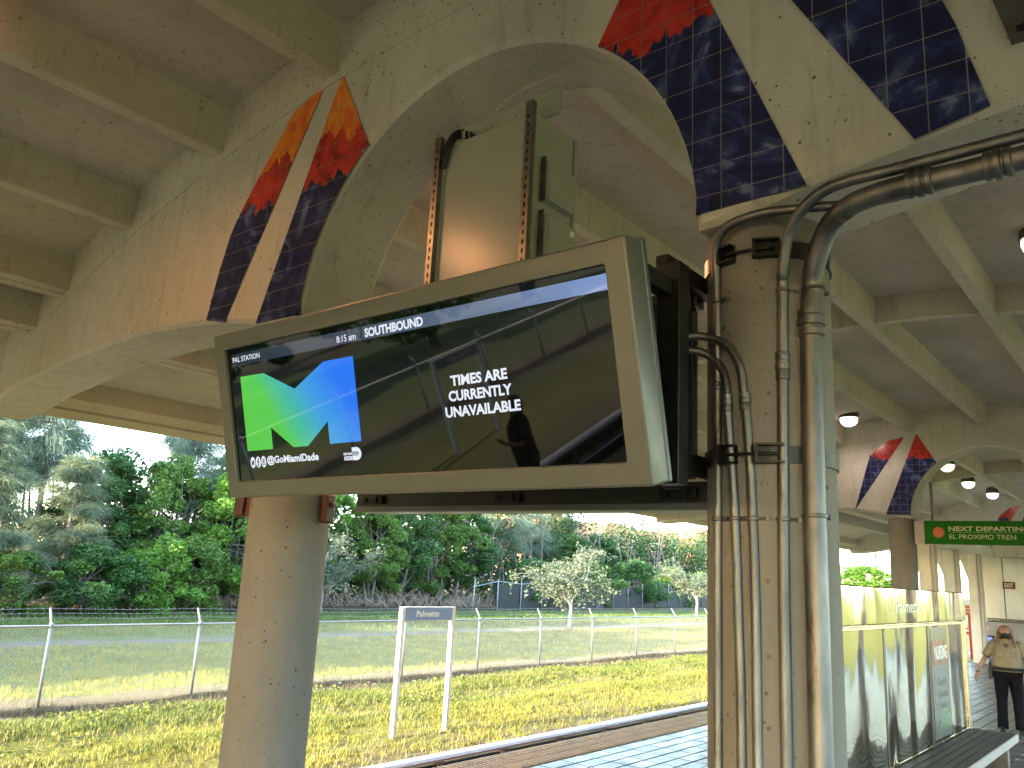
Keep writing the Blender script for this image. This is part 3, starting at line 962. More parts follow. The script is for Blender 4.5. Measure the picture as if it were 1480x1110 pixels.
put_text('message_text', 'TIMES ARE', m_txt, scr, 1.910, .492, .342, .050, -.0168, .036)
put_text('message_text', 'CURRENTLY', m_txt, scr, 1.888, .421, .382, .050, -.0168, .036)
put_text('message_text', 'UNAVAILABLE', m_txt, scr, 1.857, .347, .452, .050, -.0168, .036)
put_text('handle_text', '@GoMiamiDade', m_txt, scr, .405, .180, .475, .056, -.0168, .035)
# M logo with a green to blue gradient
m_logo, t_, b_ = nt('screen_logo_light')
p_ = position(t_); sp_ = t_.nodes.new('ShaderNodeSeparateXYZ'); t_.links.new(p_, sp_.inputs[0])
f_ = math_(t_, 'ADD', math_(t_, 'DIVIDE', math_(t_, 'SUBTRACT', 4.294, sp_.outputs[1]), 1.02), math_(t_, 'MULTIPLY', math_(t_, 'SUBTRACT', sp_.outputs[2], H + .83), .75))
c_ = ramp(t_, f_, [(0.0, (.11, .62, .07)), (.28, (.10, .62, .09)), (.48, (.06, .50, .40)), (.68, (.05, .35, .80)), (.95, (.02, .19, .95))])
b_.inputs['Base Color'].default_value = (.003, .003, .004, 1); b_.inputs['Roughness'].default_value = .03; b_.inputs['IOR'].default_value = 1.4
t_.links.new(c_, b_.inputs['Emission Color']); b_.inputs['Emission Strength'].default_value = .95 * EM
plate('logo', [(.218, .718), (.452, .716), (.728, .597), (.998, .718), (1.242, .718), (1.242, .274), (.986, .274), (.987, .396), (.797, .273), (.668, .273), (.472, .398), (.472, .273), (.218, .273)], -.0175, m_logo)
# social media icons and the county mark
m_ink = lit('screen_icon_ink', (.02, .022, .03))
def disc(cx, cy, rx, ry=None, n=24): return [(cx + rx * math.cos(2 * PI * k / n), cy + (ry or rx) * math.sin(2 * PI * k / n)) for k in range(n)]
for k, cx in enumerate((.262, .316, .370)):
    ic = plate('icon', disc(cx, .204, .024, .033), -.0168, m_txt)
    z = -.0160
    if k == 0:
        plate('bird', [(cx - .014, .214), (cx - .006, .207), (cx + .001, .208), (cx + .003, .217), (cx + .009, .219), (cx + .013, .214), (cx + .017, .213), (cx + .013, .208), (cx + .010, .196), (cx + .002, .188), (cx - .008, .187), (cx - .015, .191), (cx - .008, .194), (cx - .012, .199), (cx - .011, .204)], z, m_ink, scr)
    elif k == 1:
        plate('letter_f', [(cx - .004, .176), (cx + .004, .176), (cx + .004, .202), (cx + .010, .202), (cx + .011, .210), (cx + .004, .210), (cx + .004, .218), (cx + .011, .219), (cx + .011, .227), (cx + .002, .227), (cx - .004, .220), (cx - .004, .210), (cx - .009, .210), (cx - .009, .202), (cx - .004, .202)], z, m_ink, scr)
    else:
        mb = MB()
        for a, b2 in ((.014, .011), ):
            O = rrect(cx - .014, cx + .014, .186, .222, z, .005, 3); I = rrect(cx - .0105, cx + .0105, .191, .217, z, .004, 3)
            nn = len(O); mb.add(O + I, [(i, (i + 1) % nn, nn + (i + 1) % nn, nn + i) for i in range(nn)])
        O = [(x, y, z) for x, y in disc(cx, .204, .0065, .009)]; mb.add(O, [tuple(range(len(O)))])
        mb.build('camera_mark', m_ink, scr)
plate('county_mark', [(1.160, .178), (1.160, .246), (1.197, .246), (1.213, .242), (1.226, .231), (1.233, .212), (1.226, .193), (1.213, .182), (1.197, .178)], -.0168, m_txt)
plate('county_block', [(1.093, .180), (1.156, .180), (1.156, .200), (1.093, .200)], -.0168, m_txt)
put_text('county_text', 'MIAMI', m_txt, scr, 1.091, .206, .068, .015, -.0166, .02)
plate('county_bar', [(1.161, .203), (1.205, .203), (1.212, .213), (1.205, .223), (1.161, .223)], -.0162, m_ink)
put_text('county_text', 'DADE', m_txt, scr, 1.164, .206, .040, .014, -.0156, .02)
put_text('county_text', 'COUNTY', m_ink, scr, 1.098, .184, .052, .012, -.0160, .02)

# ------------------------------------------------------------------ display carrier: rail, black bracket, cabinet on struts
org = (XCOL, 1.84, H + .34)
rl = thing('mounting_rail', 'long dark steel rail carrying the display between the two columns', 'rail', org)
mb = MB(); mb.prism([(3.77, H + .49), (3.77, H + .352), (3.79, H + .352), (3.79, H + .47), (3.96, H + .47), (3.96, H + .352), (3.98, H + .352), (3.98, H + .49)], 1, 1.80, 4.47)
mb.build('channel', m_dark, rl, org)
mb = MB(); mb.cbox(3.792, 3.958, 1.80, 4.45, H + .350, H + .372, .003); mb.cbox(3.762, 3.769, 1.80, 4.47, H + .352, H + .385, .002)
mb.build('lit_underside_plate', m_frame, rl, org)  # underside given a paler paint to carry the light it catches
for y in (1.98, 3.10, 4.28):
    mb = MB(); mb.cbox(3.735, 3.769, y - .10, y + .10, H + .40, H + .455, .004)
    mb.tube([(3.715, y - .055, H + .425), (3.75, y - .055, H + .425)], .012, 8); mb.tube([(3.715, y + .055, H + .425), (3.75, y + .055, H + .425)], .012, 8)
    mb.tube([(3.728, y - .055, H + .39), (3.728, y - .055, H + .46)], .007, 6)
    mb.build('clip', m_black, rl, org)
org = (3.4, 1.9, H + .45)
bk = thing('display_bracket', 'black steel bracket joining the display to the near column', 'bracket', org)
mb = MB()
mb.cbox(2.72, 3.36, 1.755, 1.83, H + 1.30, H + 1.385, .004); mb.cbox(3.26, 3.36, 1.72, 1.84, H + .42, H + 1.47, .004)
mb.build('post', m_black, bk, org)
mb = MB(); mb.cbox(3.28, 3.80, 1.79, 1.86, H + 1.44, H + 1.525, .004); mb.build('arm', m_black, bk, org)
mb = MB(); mb.cbox(3.36, 3.80, 1.80, 1.85, H + .50, H + .60, .004); mb.build('arm', m_black, bk, org)
mb = MB(); mb.cbox(2.93, 3.262, 1.76, 1.82, H + .46, H + .54, .004)
mb.build('arm', m_black, bk, org)
mb = MB(); mb.cbox(3.70, 3.76, 1.885, 1.935, H + .50, H + 1.50, .003); mb.cbox(3.72, 3.80, 1.86, 2.7, H + 1.40, H + 1.50, .003)
mb.build('post', m_black, bk, org)
mb = MB(); mb.cbox(3.690, 3.699, 1.845, 1.868, H + .60, H + 1.36, .002)
mb.build('silver_strip', m_frame_s, bk, org)
mb = MB(); mb.cbox(3.05, 3.70, 2.02, 3.05, H + .52, H + 1.40, .01)
mb.build('back_box', m_dark, bk, org)
mb = MB()
for q in range(3):
    mb.tube([(3.35, 1.80 + .03 * q, H + .50), (3.30, 1.84, H + .44 - .01 * q), (3.5, 1.9, H + .43), (3.72, 1.86 + .02 * q, H + .46)], .010, 6)
mb.build('cable', m_rubber, bk, org, smooth=True)
mb = MB(); mb.tube([(3.69, 1.86, H + 1.20), (3.72, 1.9, H + 1.27), (3.70, 1.95, H + 1.22)], .006, 6)
mb.build('cable', m_rubber, bk, org, smooth=True)

def strut(y, lab):
    z0, z1 = H + .49, H + 3.12
    t = thing('slotted_strut', lab, 'strut', (3.86, y, z0), 'slotted struts of the cabinet')
    org = (3.86, y, z0)
    w = .030; dX = .045
    mb = MB()      # front web with real slots: built from strips
    sp = .048 * 1.35
    ns = int((z1 - z0 - .05) / sp)
    sw, sh = .0075, .016
    x0 = 3.845
    mb.box(x0, x0 + .003, y - w, y - sw, z0, z1); mb.box(x0, x0 + .003, y + sw, y + w, z0, z1)
    zz = z0
    for k in range(ns):
        c = z1 - .05 - k * sp
        nxt = c + sh
        prev = z1 if k == 0 else z1 - .05 - (k - 1) * sp - sh
        mb.box(x0, x0 + .003, y - sw, y + sw, nxt, prev)
    mb.box(x0, x0 + .003, y - sw, y + sw, z0, z1 - .05 - (ns - 1) * sp - sh)
    mb.build('slotted_web', m_strut, t, org)
    mb = MB(); mb.box(x0 + .003, x0 + dX, y - w, y - w + .003, z0, z1); mb.box(x0 + .003, x0 + dX, y + w - .003, y + w, z0, z1)
    mb.build('flange', m_strut, t, org)
    mb = MB(); mb.box(x0 + .03, x0 + .044, y - w + .003, y + w - .003, z0, z1 - .13)
    mb.build('inner_back', m_black, t, org)
    mb = MB(); mb.lathe([(.010, 0), (.010, .012), (.006, .014)], (x0 - .012, y, z1 - .115), 0, 8); mb.build('bolt', m_galv_d, t, org)
strut(4.025, 'slotted steel strut left of the grey cabinet')
strut(3.165, 'slotted steel strut right of the grey cabinet')
org = (3.9, 3.6, H + 1.4)
cb = thing('equipment_cabinet', 'grey steel cabinet mounted between two slotted struts in the arch', 'cabinet', org)
mb = MB(); mb.cbox(3.895, 4.345, 3.145, 4.00, H + 1.40, H + 3.055, .006); mb.build('body', m_cab, cb, org)
mb = MB(); mb.cbox(4.352, 4.385, 3.135, 4.01, H + 1.395, H + 3.065, .006); mb.build('door', m_cab, cb, org)
mb = MB(); mb.box(4.346, 4.351, 3.15, 3.995, H + 1.405, H + 3.05); mb.build('gasket', m_black, cb, org)
for z0, z1 in ((2.455, 2.72), (2.06, 2.33)):
    mb = MB()
    mb.cbox(3.985, 4.305, 3.075, 3.143, H + z0 - .02, H + z1, .006)
    vb = mb.build('vent_hood', m_cab, cb, org)
    mb = MB(); mb.cbox(4.0, 4.29, 3.07, 3.0745, H + z0 + .0, H + z1 - .014, .001); mb.build('face_plate', m_cab, vb)
    vb.children[0].location = (0, 0, 0)
    for v in vb.children[0].data.vertices: v.co -= Vector(org)
    mb = MB(); mb.box(3.972, 3.980, 3.10, 3.143, H + z0 - .03, H + z1 + .03); mb.build('edge_trim', m_galv_d, cb, org)
mb = MB(); mb.box(4.235, 4.28, 3.066, 3.0695, H + 2.255, H + 2.295); mb.build('sticker', m_white, cb, org)
mb = MB(); mb.cbox(3.99, 4.02, 3.02, 4.06, H + 3.06, H + 3.25, .003)
for y in (3.12, 3.4, 3.62, 3.85): mb.lathe([(.009, 0), (.009, .006)], (3.983, y, H + 3.15), 0, 8)
mb.build('top_plate', m_cab, cb, org)
mb = MB()
for q in range(9):
    a = rnd.uniform(-.04, .04); b2 = rnd.uniform(.02, .12)
    mb.tube(catmull([(3.875, 3.97 + a * .3, H + 2.86), (3.86, 3.95 + a, H + 2.98 + b2 * .4), (3.90, 3.88 + a, H + 3.06 + b2), (4.0, 3.80 + a, H + 3.07 + b2 * .6), (4.1, 3.74 + a, H + 3.06)], 4), .0075, 5)
mb.build('cable_bundle', m_rubber, cb, org, smooth=True)
mb = MB()
for q in range(6):
    a = rnd.uniform(-.05, .05); b2 = rnd.uniform(0, .12)
    mb.tube(catmull([(3.95, 3.84 + a, H + 3.05), (3.88, 3.78 + a, H + 3.10 + b2), (3.93, 3.66 + a, H + 3.09 + b2 * .5), (4.0, 3.6 + a * 2, H + 3.05)], 4), .0028, 4)
mb.tube(catmull([(3.95, 3.75, H + 3.06), (3.92, 3.6, H + 3.16), (3.9, 3.4, H + 3.25), (3.92, 3.2, H + 3.30), (3.95, 2.9, H + 3.315)], 5), .004, 5)
mb.build('loose_wire', m_wire, cb, org, smooth=True)

# red alarm devices on the left column
org = (3.66, 5.53, H + .3)
al = thing('alarm_horn', 'brick red alarm horn on the left side of the column under the display', 'alarm horn', org)
mb = MB(); mb.prism([(5.44, H + .305), (5.66, H + .305), (5.685, H + .35), (5.685, H + .47), (5.44, H + .47)], 0, 3.60, 3.76); mb.build('housing', m_rust, al, org)
mb = MB(); mb.cbox(3.575, 3.598, 5.56, 5.675, H + .315, H + .46, .006); mb.build('front_grille', m_rust, al, org)
mb = MB(); mb.cbox(3.57, 3.70, 5.40, 5.438, H + .36, H + .54, .006); mb.build('mounting_box', m_rust, al, org)
mb = MB(); mb.tube(catmull([(3.72, 5.6, H + .30), (3.70, 5.61, H + .255), (3.69, 5.57, H + .235), (3.69, 5.53, H + .26), (3.68, 5.56, H + .29)], 4), .009, 6); mb.build('cable', m_rubber, al, org, smooth=True)
org = (3.95, 4.975, H + .3)
al = thing('alarm_strobe', 'thin brick red alarm box on the right side of the column under the display', 'alarm box', org)
mb = MB(); mb.cbox(3.90, 3.99, 4.965, 5.04, H + .285, H + .50, .012); mb.build('housing', m_rust, al, org)
mb = MB(); mb.cbox(3.93, 3.97, 4.935, 4.964, H + .40, H + .44, .006); mb.build('knob', m_rust, al, org)

# small fixture on the near beam, top right
org = (3.5, .2, H + 2.3)
jb = thing('junction_box', 'dark grey box fixed high on the arched beam at the right edge', 'junction box', org)
mb = MB(); mb.prism([(.41, H + 2.46), (.355, H + 2.215), (-.2, H + 2.215), (-.2, H + 2.46)], 0, 3.485, 3.528); mb.build('cover', m_galv_d, jb, org)
mb = MB(); mb.cbox(3.478, 3.4845, .30, .33, H + 2.24, H + 2.27, .002); mb.build('screw', m_black, jb, org)

# ------------------------------------------------------------------ canopy lamps
def lamp(label, p, col, power, glowk, aim=None):
    x, y, z = p
    t = thing('canopy_lamp', label, 'lamp', (x, y, z), 'round lamps under the canopy')
    org = p
    mb = MB(); mb.lathe([(.10, .22), (.17, .19), (.215, .10), (.225, .02), (.22, 0), (.0, .01)], p, 2, 24, False); mb.build('housing', m_galv_d, t, org, angle=.6)
    mb = MB(); mb.lathe([(.20, .015), (.205, -.05), (.185, -.12), (.13, -.18), (.06, -.205), (.0, -.21)], p, 2, 24, False)
    gl = glow('lamp_glass_' + label[:6], col, glowk); mb.build('glass_bowl', gl, t, org, smooth=True)
    mb = MB()
    for a in (0, PI / 2):
        P = [(x + .215 * math.cos(q) * math.cos(a), y + .215 * math.cos(q) * math.sin(a), z - .225 * math.sin(q)) for q in np.linspace(0, PI, 13)]
        mb.tube(P, .007, 6)
    mb.build('wire_guard', m_galv_d, t, org, smooth=True)
    ld = bpy.data.lights.new('lamp_light', 'SPOT'); ld.energy = power; ld.color = col; ld.shadow_soft_size = .15
    ld.spot_size = R(175); ld.spot_blend = .6
    lo = bpy.data.objects.new('lamp_light', ld); COL.objects.link(lo); lo.parent = t; lo.location = (0, 0, -.24)
lamp('pinkish white lamp on the ceiling just right of the near column', (20.0, 6.02, H + 4.02), (1, .80, .74) , 7, 4)
lamp('green tinted lamp seen left through the far arch edge', (27.5, 5.45, H + 3.86), (.75, 1, .55), 5, 3)
lamp('middle green white lamp seen through the far arch', (32.2, 5.75, H + 3.88), (.80, 1, .62), 5, 4)
lamp('rightmost blue white lamp seen through the far arch', (36.1, 5.65, H + 3.90), (.85, .90, 1), 5, 4)
lamp('lamp at the right edge of the picture under the ceiling', (10.5, .955, H + 4.03), (1, .86, .70), 4, 2)
lamp('orange lamp hidden behind the cabinet in the arch', (6.6, 5.75, H + 3.80), (1, .42, .20), 34, 5)
lamp('orange lamp of the bay before the arch', (1.25, 6.2, H + 3.86), (1, .42, .18), 11, 2.5)

# ------------------------------------------------------------------ steel info kiosk with bench
def steel():
    m, t, b = nt('wavy_polished_steel')
    p = position(t, (1.0, 1.0, .22))
    b.inputs['Base Color'].default_value = (.46, .41, .32, 1)
    b.inputs['Metallic'].default_value = 1
    b.inputs['Roughness'].default_value = .10
    h = math_(t, 'ADD', noise(t, p, 1.5, 1, .4, .3), math_(t, 'MULTIPLY', noise(t, position(t, (1, 1, .5)), 4, 1), .10))
    bump(t, b, h, 1.0, .085)
    return m
m_steel = steel()
m_steel_f = mat('brushed_steel_trim', (.62, .56, .45), .24, 1.0, .1, 6)
KY = 2.42
org = (10, KY, 0)
ks = thing('info_kiosk', 'polished steel wind screen kiosk with posters behind the near column', 'kiosk', org)
mb = MB(); mb.cbox(7.45, 12.66, KY + .05, KY + .30, .10, H + .035, .008); mb.build('core', m_steel_f, ks, org)
mb = MB(); mb.box(7.5, 12.6, KY + .08, KY + .27, 0, .099); mb.build('plinth', m_black, ks, org)
mb = MB(); mb.cbox(7.44, 12.67, KY - .012, KY + .33, H - .315, H + .047, .012); mb.build('header', m_steel, ks, org)
mb = MB(); mb.cbox(12.52, 12.67, KY - .008, KY + .32, .10, H - .318, .010); mb.build('end_post', m_steel_f, ks, org)
for x0, x1 in ((7.46, 8.87), (8.91, 10.62), (10.70, 12.50)):
    mb = MB(); mb.box(x0, x1, KY + .012, KY + .03, .46, H - .36)
    mb.build('panel', m_steel, ks, org)
    mb = MB()
    mb.cbox(x0 - .018, x1 + .018, KY + .002, KY + .035, H - .358, H - .33, .004); mb.build('frame', m_steel_f, ks, org)
    mb = MB(); mb.cbox(x0 - .018, x1 + .018, KY + .002, KY + .035, .425, .46, .004)
    mb.build('frame', m_steel_f, ks, org)
for x in (8.89, 10.66):
    mb = MB(); mb.cbox(x - .035, x + .035, KY + .008, KY + .04, .44, H - .36, .004); mb.build('mullion', m_dark, ks, org)
mx = Matrix(((1, 0, 0, 0), (0, 0, 1, 0), (0, 1, 0, 0), (0, 0, 0, 1)))    # plane (x, z) seen from -y
mx_k = Matrix.Translation((-10, -KY, 0)) @ mx
m_etch = mat('etched_pale_lettering', (.70, .68, .60), .5, .2, .05, 4)
put_text('station_name', 'Palmetto', m_etch, ks, 9.30, H - .205, 1.05, .135, KY - .0135, .01, mx_k)
mb = MB()
O = [(x, KY - .0135, z) for x, z in disc(9.12, H - .125, .085, .085)]; I = [(x, KY - .0135, z) for x, z in disc(9.12, H - .125, .073, .073)]
mb.add(O + I, [(i, (i + 1) % 24, 24 + (i + 1) % 24, 24 + i) for i in range(24)]); mb.build('round_mark', m_etch, ks, org)
pn = thing('poster', 'grey college poster with a red block on the right kiosk panel', 'poster', (11.25, KY, 0))
porg = (11.25, KY, 0)
mx_p = Matrix.Translation((-11.25, -KY, 0)) @ mx
m_poster = mat('grey_poster_film', (.17, .165, .145), .22, .15, .12, 2, spec=.6)
m_pred = mat('poster_red_block', (.24, .07, .045), .25, 0, .2, 3)
m_pgreen = mat('poster_green_block', (.12, .20, .10), .25, 0, .2, 3)
m_pink2 = mat('poster_dark_ink', (.10, .10, .10), .3, 0, .2, 3)
mb = MB(); mb.box(10.75, 11.58, KY + .006, KY + .0115, .50, H - .37); mb.build('sheet', m_poster, pn, porg)
mb = MB(); mb.box(10.79, 11.57, KY + .0035, KY + .0055, H - .80, H - .52); mb.build('red_block', m_pred, pn, porg)
put_text('headline', 'NURSING', m_letter, pn, 10.90, H - .745, .62, .16, KY + .0022, .02, mx_p)
for k, s in enumerate(('Florida', 'National', 'University')):
    put_text('script_line', s, m_pink2, pn, 11.0, H - 1.03 - .14 * k, .42, .085, KY + .0045, .0, mx_p)
mb = MB()
O = [(x, KY + .0045, z) for x, z in disc(10.90, H - 1.12, .085, .19)]; I = [(x, KY + .0045, z) for x, z in disc(10.905, H - 1.12, .072, .175)]
mb.add(O + I, [(i, (i + 1) % 24, 24 + (i + 1) % 24, 24 + i) for i in range(24)])
mb.build('emblem', m_pink2, pn, porg)
mb = MB(); mb.box(11.0, 11.50, KY + .0035, KY + .0055, .58, .80); mb.build('green_block', m_pgreen, pn, porg)

org = (10, 2.15, 0)
bn = thing('slatted_bench', 'dark slatted bench with a pale front board along the steel kiosk', 'bench', org)
for k in range(5):
    y1 = 2.395 - k * .094
    mb = MB(); mb.cbox(6.6, 12.58, y1 - .080, y1, .412, .452, .005); mb.build('slat', m_slat, bn, org)
mb = MB(); mb.cbox(6.6, 12.60, 1.895, 1.922, .36, .455, .004); mb.build('front_board', m_fascia, bn, org)
for x in (7.2, 9.0, 10.8, 12.35):
    mb = MB(); mb.cbox(x - .06, x + .06, 1.98, 2.38, 0, .41, .006); mb.build('leg', m_galv_d, bn, org)

# ------------------------------------------------------------------ green train sign
org = (XCOL + PITCH - .1, 3.4, H + 1.1)
gs = thing('train_sign', 'long green next departing train sign hung between the far columns', 'sign', org)
GXF = 21.30
mb = MB(); mb.cbox(GXF, GXF + .22, 1.88, 5.02, H + 1.145, H + 1.69, .01); mb.build('case', m_fascia, gs, org)
mb = MB(); mb.box(GXF - .008, GXF - .002, 1.90, 4.80, H + 1.15, H + 1.685); mb.build('green_face', m_green, gs, org)
mxg = Matrix.Translation((-org[0], -org[1], -org[2])) @ Matrix(((0, 0, 1, 0), (-1, 0, 0, 0), (0, 1, 0, 0), (0, 0, 0, 1)))
def gtext(s, y_left, w, z, h, bold): put_text('lettering', s, m_gletter, gs, -y_left, z, w, h, GXF - .010, bold, mxg)
gtext('NEXT DEPARTING TRAIN', 4.28, 2.25, H + 1.455, .105, .025)
gtext('EL PROXIMO TREN', 4.27, 1.33, H + 1.275, .105, .0)
mb = MB(); mb.box(GXF - .010, GXF - .0085, 2.0, 4.28, H + 1.425, H + 1.430); mb.build('rule', m_gletter, gs, org)
mb = MB(); mb.lathe([(.118, .026), (.127, .012), (.108, .003), (.0, 0)], (GXF - .034, 4.49, H + 1.415), 0, 24, False)
ml = mat('amber_lens', (.50, .13, .04), .18, 0, .25, 20, .25, 25); mb.build('round_lens', ml, gs, org, smooth=True)
mb = MB(); mb.cbox(GXF + .09, GXF + .15, 4.6, 4.66, H + 1.69, H + 2.6, .004); mb.cbox(GXF + .09, GXF + .15, 2.2, 2.26, H + 1.69, H + 2.6, .004); mb.build('hanger', m_galv_d, gs, org)

# ------------------------------------------------------------------ station house and fins at the far end
for k, (x, y0, y1, zt) in enumerate(((25.75, 5.70, 6.30, 1.40), (28.55, 5.66, 6.27, 1.40), (31.4, 5.55, 6.10, 1.40))):
    fn = thing('wall_fin', ('nearest', 'middle', 'farthest')[k] + ' tall white concrete fin behind the steel kiosk', 'fin', (x, 6, 0), 'white fins beyond the kiosk')
    org = (x, 6, 0)
    ym = y0 + (y1 - y0) * .52
    mb = MB(); mb.cbox(x, x + .22, y0, ym, 0, H + zt, .012); mb.build('panel', m_wall, fn, org)
    mb = MB(); mb.prism([(ym + .008, H + zt), (y1, H + zt), (ym + .008, H + zt - .80)], 0, x + .012, x + .21); mb.build('gusset', m_wall, fn, org)
    mb = MB(); mb.cbox(x + .05, x + .45, y0 - .10, y0 - .01, 0, H + zt - .01, .012); mb.build('return_wall', m_conc, fn, org)
org = (30, 6, H + 1.4)
ln = thing('lintel', 'concrete lintel running over the white fins and the exit wall', 'lintel', org)
mb = MB(); mb.cbox(24.5, 38.5, 5.45, 6.4, H + 1.41, H + 1.70, .02); mb.build('fin_beam', m_wall, ln, org)
mb = MB(); mb.cbox(34.0, 34.5, -3, 5.44, H + 1.41, H + 1.85, .02); mb.build('wall_beam', m_conc, ln, org)
org = (34.2, 4, 0)
hw = thing('station_wall', 'beige panelled wall with a grey lower part at the platform end', 'wall', org)
for y0, y1 in ((5.245, 5.87), (4.0, 5.215), (2.4, 3.97), (.5, 2.37), (-3, .47)):
    mb = MB(); mb.cbox(34.2, 34.4, y0, y1, 1.40, H + 1.408, .012); mb.build('panel', m_wall, hw, org)
m_low = mat('grey_wall_base', (.28, .27, .25), .6, 0, .12, 2)
mb = MB(); mb.cbox(34.12, 34.42, -3, 5.95, 0, 1.28, .012); mb.build('lower_wall', m_low, hw, org)
mb = MB(); mb.cbox(34.02, 34.15, 2.5, 5.80, 1.285, 1.40, .02); mb.build('ledge', m_galv_d, hw, org)
mb = MB(); mb.box(34.24, 34.38, 5.21, 5.25, 1.40, H + 1.40); mb.build('joint', m_dark, hw, org)
m_blu = glow('blue_screen', (.08, .16, .7), .9)
org = (34.1, 5.05, H + .3)
ex = thing('exit_sign', 'maroon exit sign on the beige wall left of the far column', 'sign', org)
mb = MB(); mb.cbox(34.10, 34.198, 4.87, 5.25, H + .335, H + .575, .01); mb.build('case', m_exit, ex, org)
mxe = Matrix.Translation((-org[0], -org[1], -org[2])) @ Matrix(((0, 0, 1, 0), (-1, 0, 0, 0), (0, 1, 0, 0), (0, 0, 0, 1)))
put_text('lettering', 'EXIT', mat('pale_exit_letters', (.70, .60, .48), .4), ex, -5.19, H + .38, .27, .145, 34.097, .03, mxe)
org = (34.05, 5.76, .55)
sd = thing('blue_screen', 'small dark device with a glowing blue screen on the grey wall base', 'screen', org)
mb = MB(); mb.cbox(34.04, 34.118, 5.62, 5.88, .54, .80, .01); mb.build('case', m_black, sd, org)
mb = MB(); mb.lathe([(.085, 0), (.0, .002)], (34.036, 5.75, .67), 0, 20, False); mb.build('blue_disc', m_blu, sd, org)
org = (34.1, 5.98, .9)
pk = thing('pink_notice', 'small pink notice at the top corner of the grey wall base', 'notice', org)
mb = MB(); mb.cbox(34.10, 34.118, 5.76, 5.94, .98, 1.10, .002); mb.build('sheet', m_pink, pk, org)
mb = MB(); mb.box(34.097, 34.0995, 5.80, 5.90, 1.02, 1.06); mb.build('print', m_letter, pk, org)
org = (34.1, 5.8, .3)
rb = thing('red_label', 'small red label under the blue screen on the grey wall base', 'label', org)
mb = MB(); mb.cbox(34.10, 34.118, 5.70, 5.86, .36, .50, .002); mb.build('sheet', m_red, rb, org)
mb = MB(); mb.box(34.097, 34.0995, 5.74, 5.82, .40, .43); mb.build('print', m_letter, rb, org)
org = (33, 6.15, 0)
os_ = thing('post_sign', 'square orange red sign on a red post behind the white railing', 'sign', org)
mb = MB(); mb.tube([(33.03, 6.17, 0), (33.03, 6.17, 1.8)], .05, 10); mb.build('post', m_red, os_, org, smooth=True)
mb = MB(); mb.cbox(32.95, 32.98, 6.02, 6.33, H - .64, H - .30, .004); mb.build('board', m_orange, os_, org)
mb = MB(); mb.box(32.946, 32.9495, 6.08, 6.27, H - .43, H - .40); mb.box(32.946, 32.9495, 6.08, 6.27, H - .53, H - .50); mb.build('print', m_gletter, os_, org)
org = (33.4, 6.1, .9)
rs = thing('red_board', 'wide red board hanging behind the white railing', 'sign', org)
mb = MB(); mb.cbox(33.35, 33.38, 6.03, 6.42, .80, 1.08, .004); mb.build('board', m_red, rs, org)
mb = MB(); mb.box(33.346, 33.349, 6.09, 6.36, .90, .97); mb.build('print', m_letter, rs, org)
mb = MB(); mb.tube([(33.40, 6.10, 0), (33.40, 6.10, .9)], .02, 8); mb.tube([(33.40, 6.35, 0), (33.40, 6.35, .9)], .02, 8); mb.build('post', m_white, rs, org)
org = (33.2, 6.1, 0)
rg = thing('white_railing', 'white metal railing left of the grey wall base', 'railing', org)
mb = MB(); mb.tube([(33.2, 5.90, 1.06), (33.2, 7.2, 1.06)], .028, 10); mb.tube([(33.2, 5.90, .08), (33.2, 7.2, .08)], .025, 10); mb.build('handrail', m_white, rg, org, smooth=True)
for k in range(9):
    y = 5.92 + k * .15
    mb = MB(); mb.tube([(33.2, y, 0 if k % 8 == 0 else .08), (33.2, y, 1.06)], .022 if k % 8 == 0 else .014, 8); mb.build('baluster', m_white, rg, org, smooth=True)

# potted palm behind the railing
m_palm = leaf('palm_leaf', (.06, .17, .035), .3, .3)
org = (33.7, 6.05, 0)
pp = thing('potted_palm', 'small green palm in a pot behind the white railing', 'plant', org)
mb = MB(); mb.lathe([(.13, 0), (.17, .30), (.18, .32), (.15, .32)], org, 2, 16); mb.build('pot', m_low, pp, org)
mb = MB(); mb.tube([(33.7, 6.05, .3), (33.7, 6.05, 1.05)], [.03, .02], 8); mb.build('stem', m_bark, pp, org)
mb = MB()
for k in range(15):
    a = 2.4 * k; L = rnd.uniform(.30, .48)
    P = [Vector((33.7 + math.cos(a) * L * q, 6.05 + math.sin(a) * L * q, 1.05 + .40 * q * (1.25 - q))) for q in np.linspace(0, 1, 5)]
    sd_ = Vector((-math.sin(a), math.cos(a), 0)) * .035
    vs_ = []
    for i, p in enumerate(P): vs_ += [p - sd_ * (1.1 - i * .25), p + sd_ * (1.1 - i * .25)]
    mb.add(vs_, [(2 * i, 2 * i + 1, 2 * i + 3, 2 * i + 2) for i in range(4)])
mb.build('fronds', m_palm, pp, org)

# ------------------------------------------------------------------ name signs beyond the track
def name_sign(label, x0, x1, y, zt, ang=0):
    zb = -.93
    org = ((x0 + x1) / 2, y, zb)
    t = thing('station_name_sign', label, 'sign', org)
    for x in (x0, x1):
        mb = MB(); mb.cbox(x - .045, x + .045, y - .045, y + .045, zb - .1, zt, .008); mb.build('post', m_white, t, org)
    mb = MB(); mb.cbox(x0 + .047, x1 - .047, y - .03, y + .03, zt - .235, zt - .015, .004); mb.build('board', m_bluep, t, org)
    mb = MB(); mb.cbox(x0 + .046, x1 + .05, y - .036, y + .036, zt - .014, zt + .008, .003); mb.cbox(x0 + .046, x1 - .046, y - .036, y + .036, zt - .25, zt - .236, .003); mb.build('trim', m_white, t, org)
    mxs = Matrix.Translation((-org[0], -org[1], -org[2])) @ mx
    w = .45 * (x1 - x0); xc = x0 + .46 * (x1 - x0)
    put_text('lettering', 'Palmetto', m_letter, t, xc - w / 2 + .02, zt - .175, w, .115, y - .0335, .03, mxs)
    return t
name_sign('white posted station name sign with a blue board reading Palmetto', 10.90, 12.26, 11.36, H - .735)
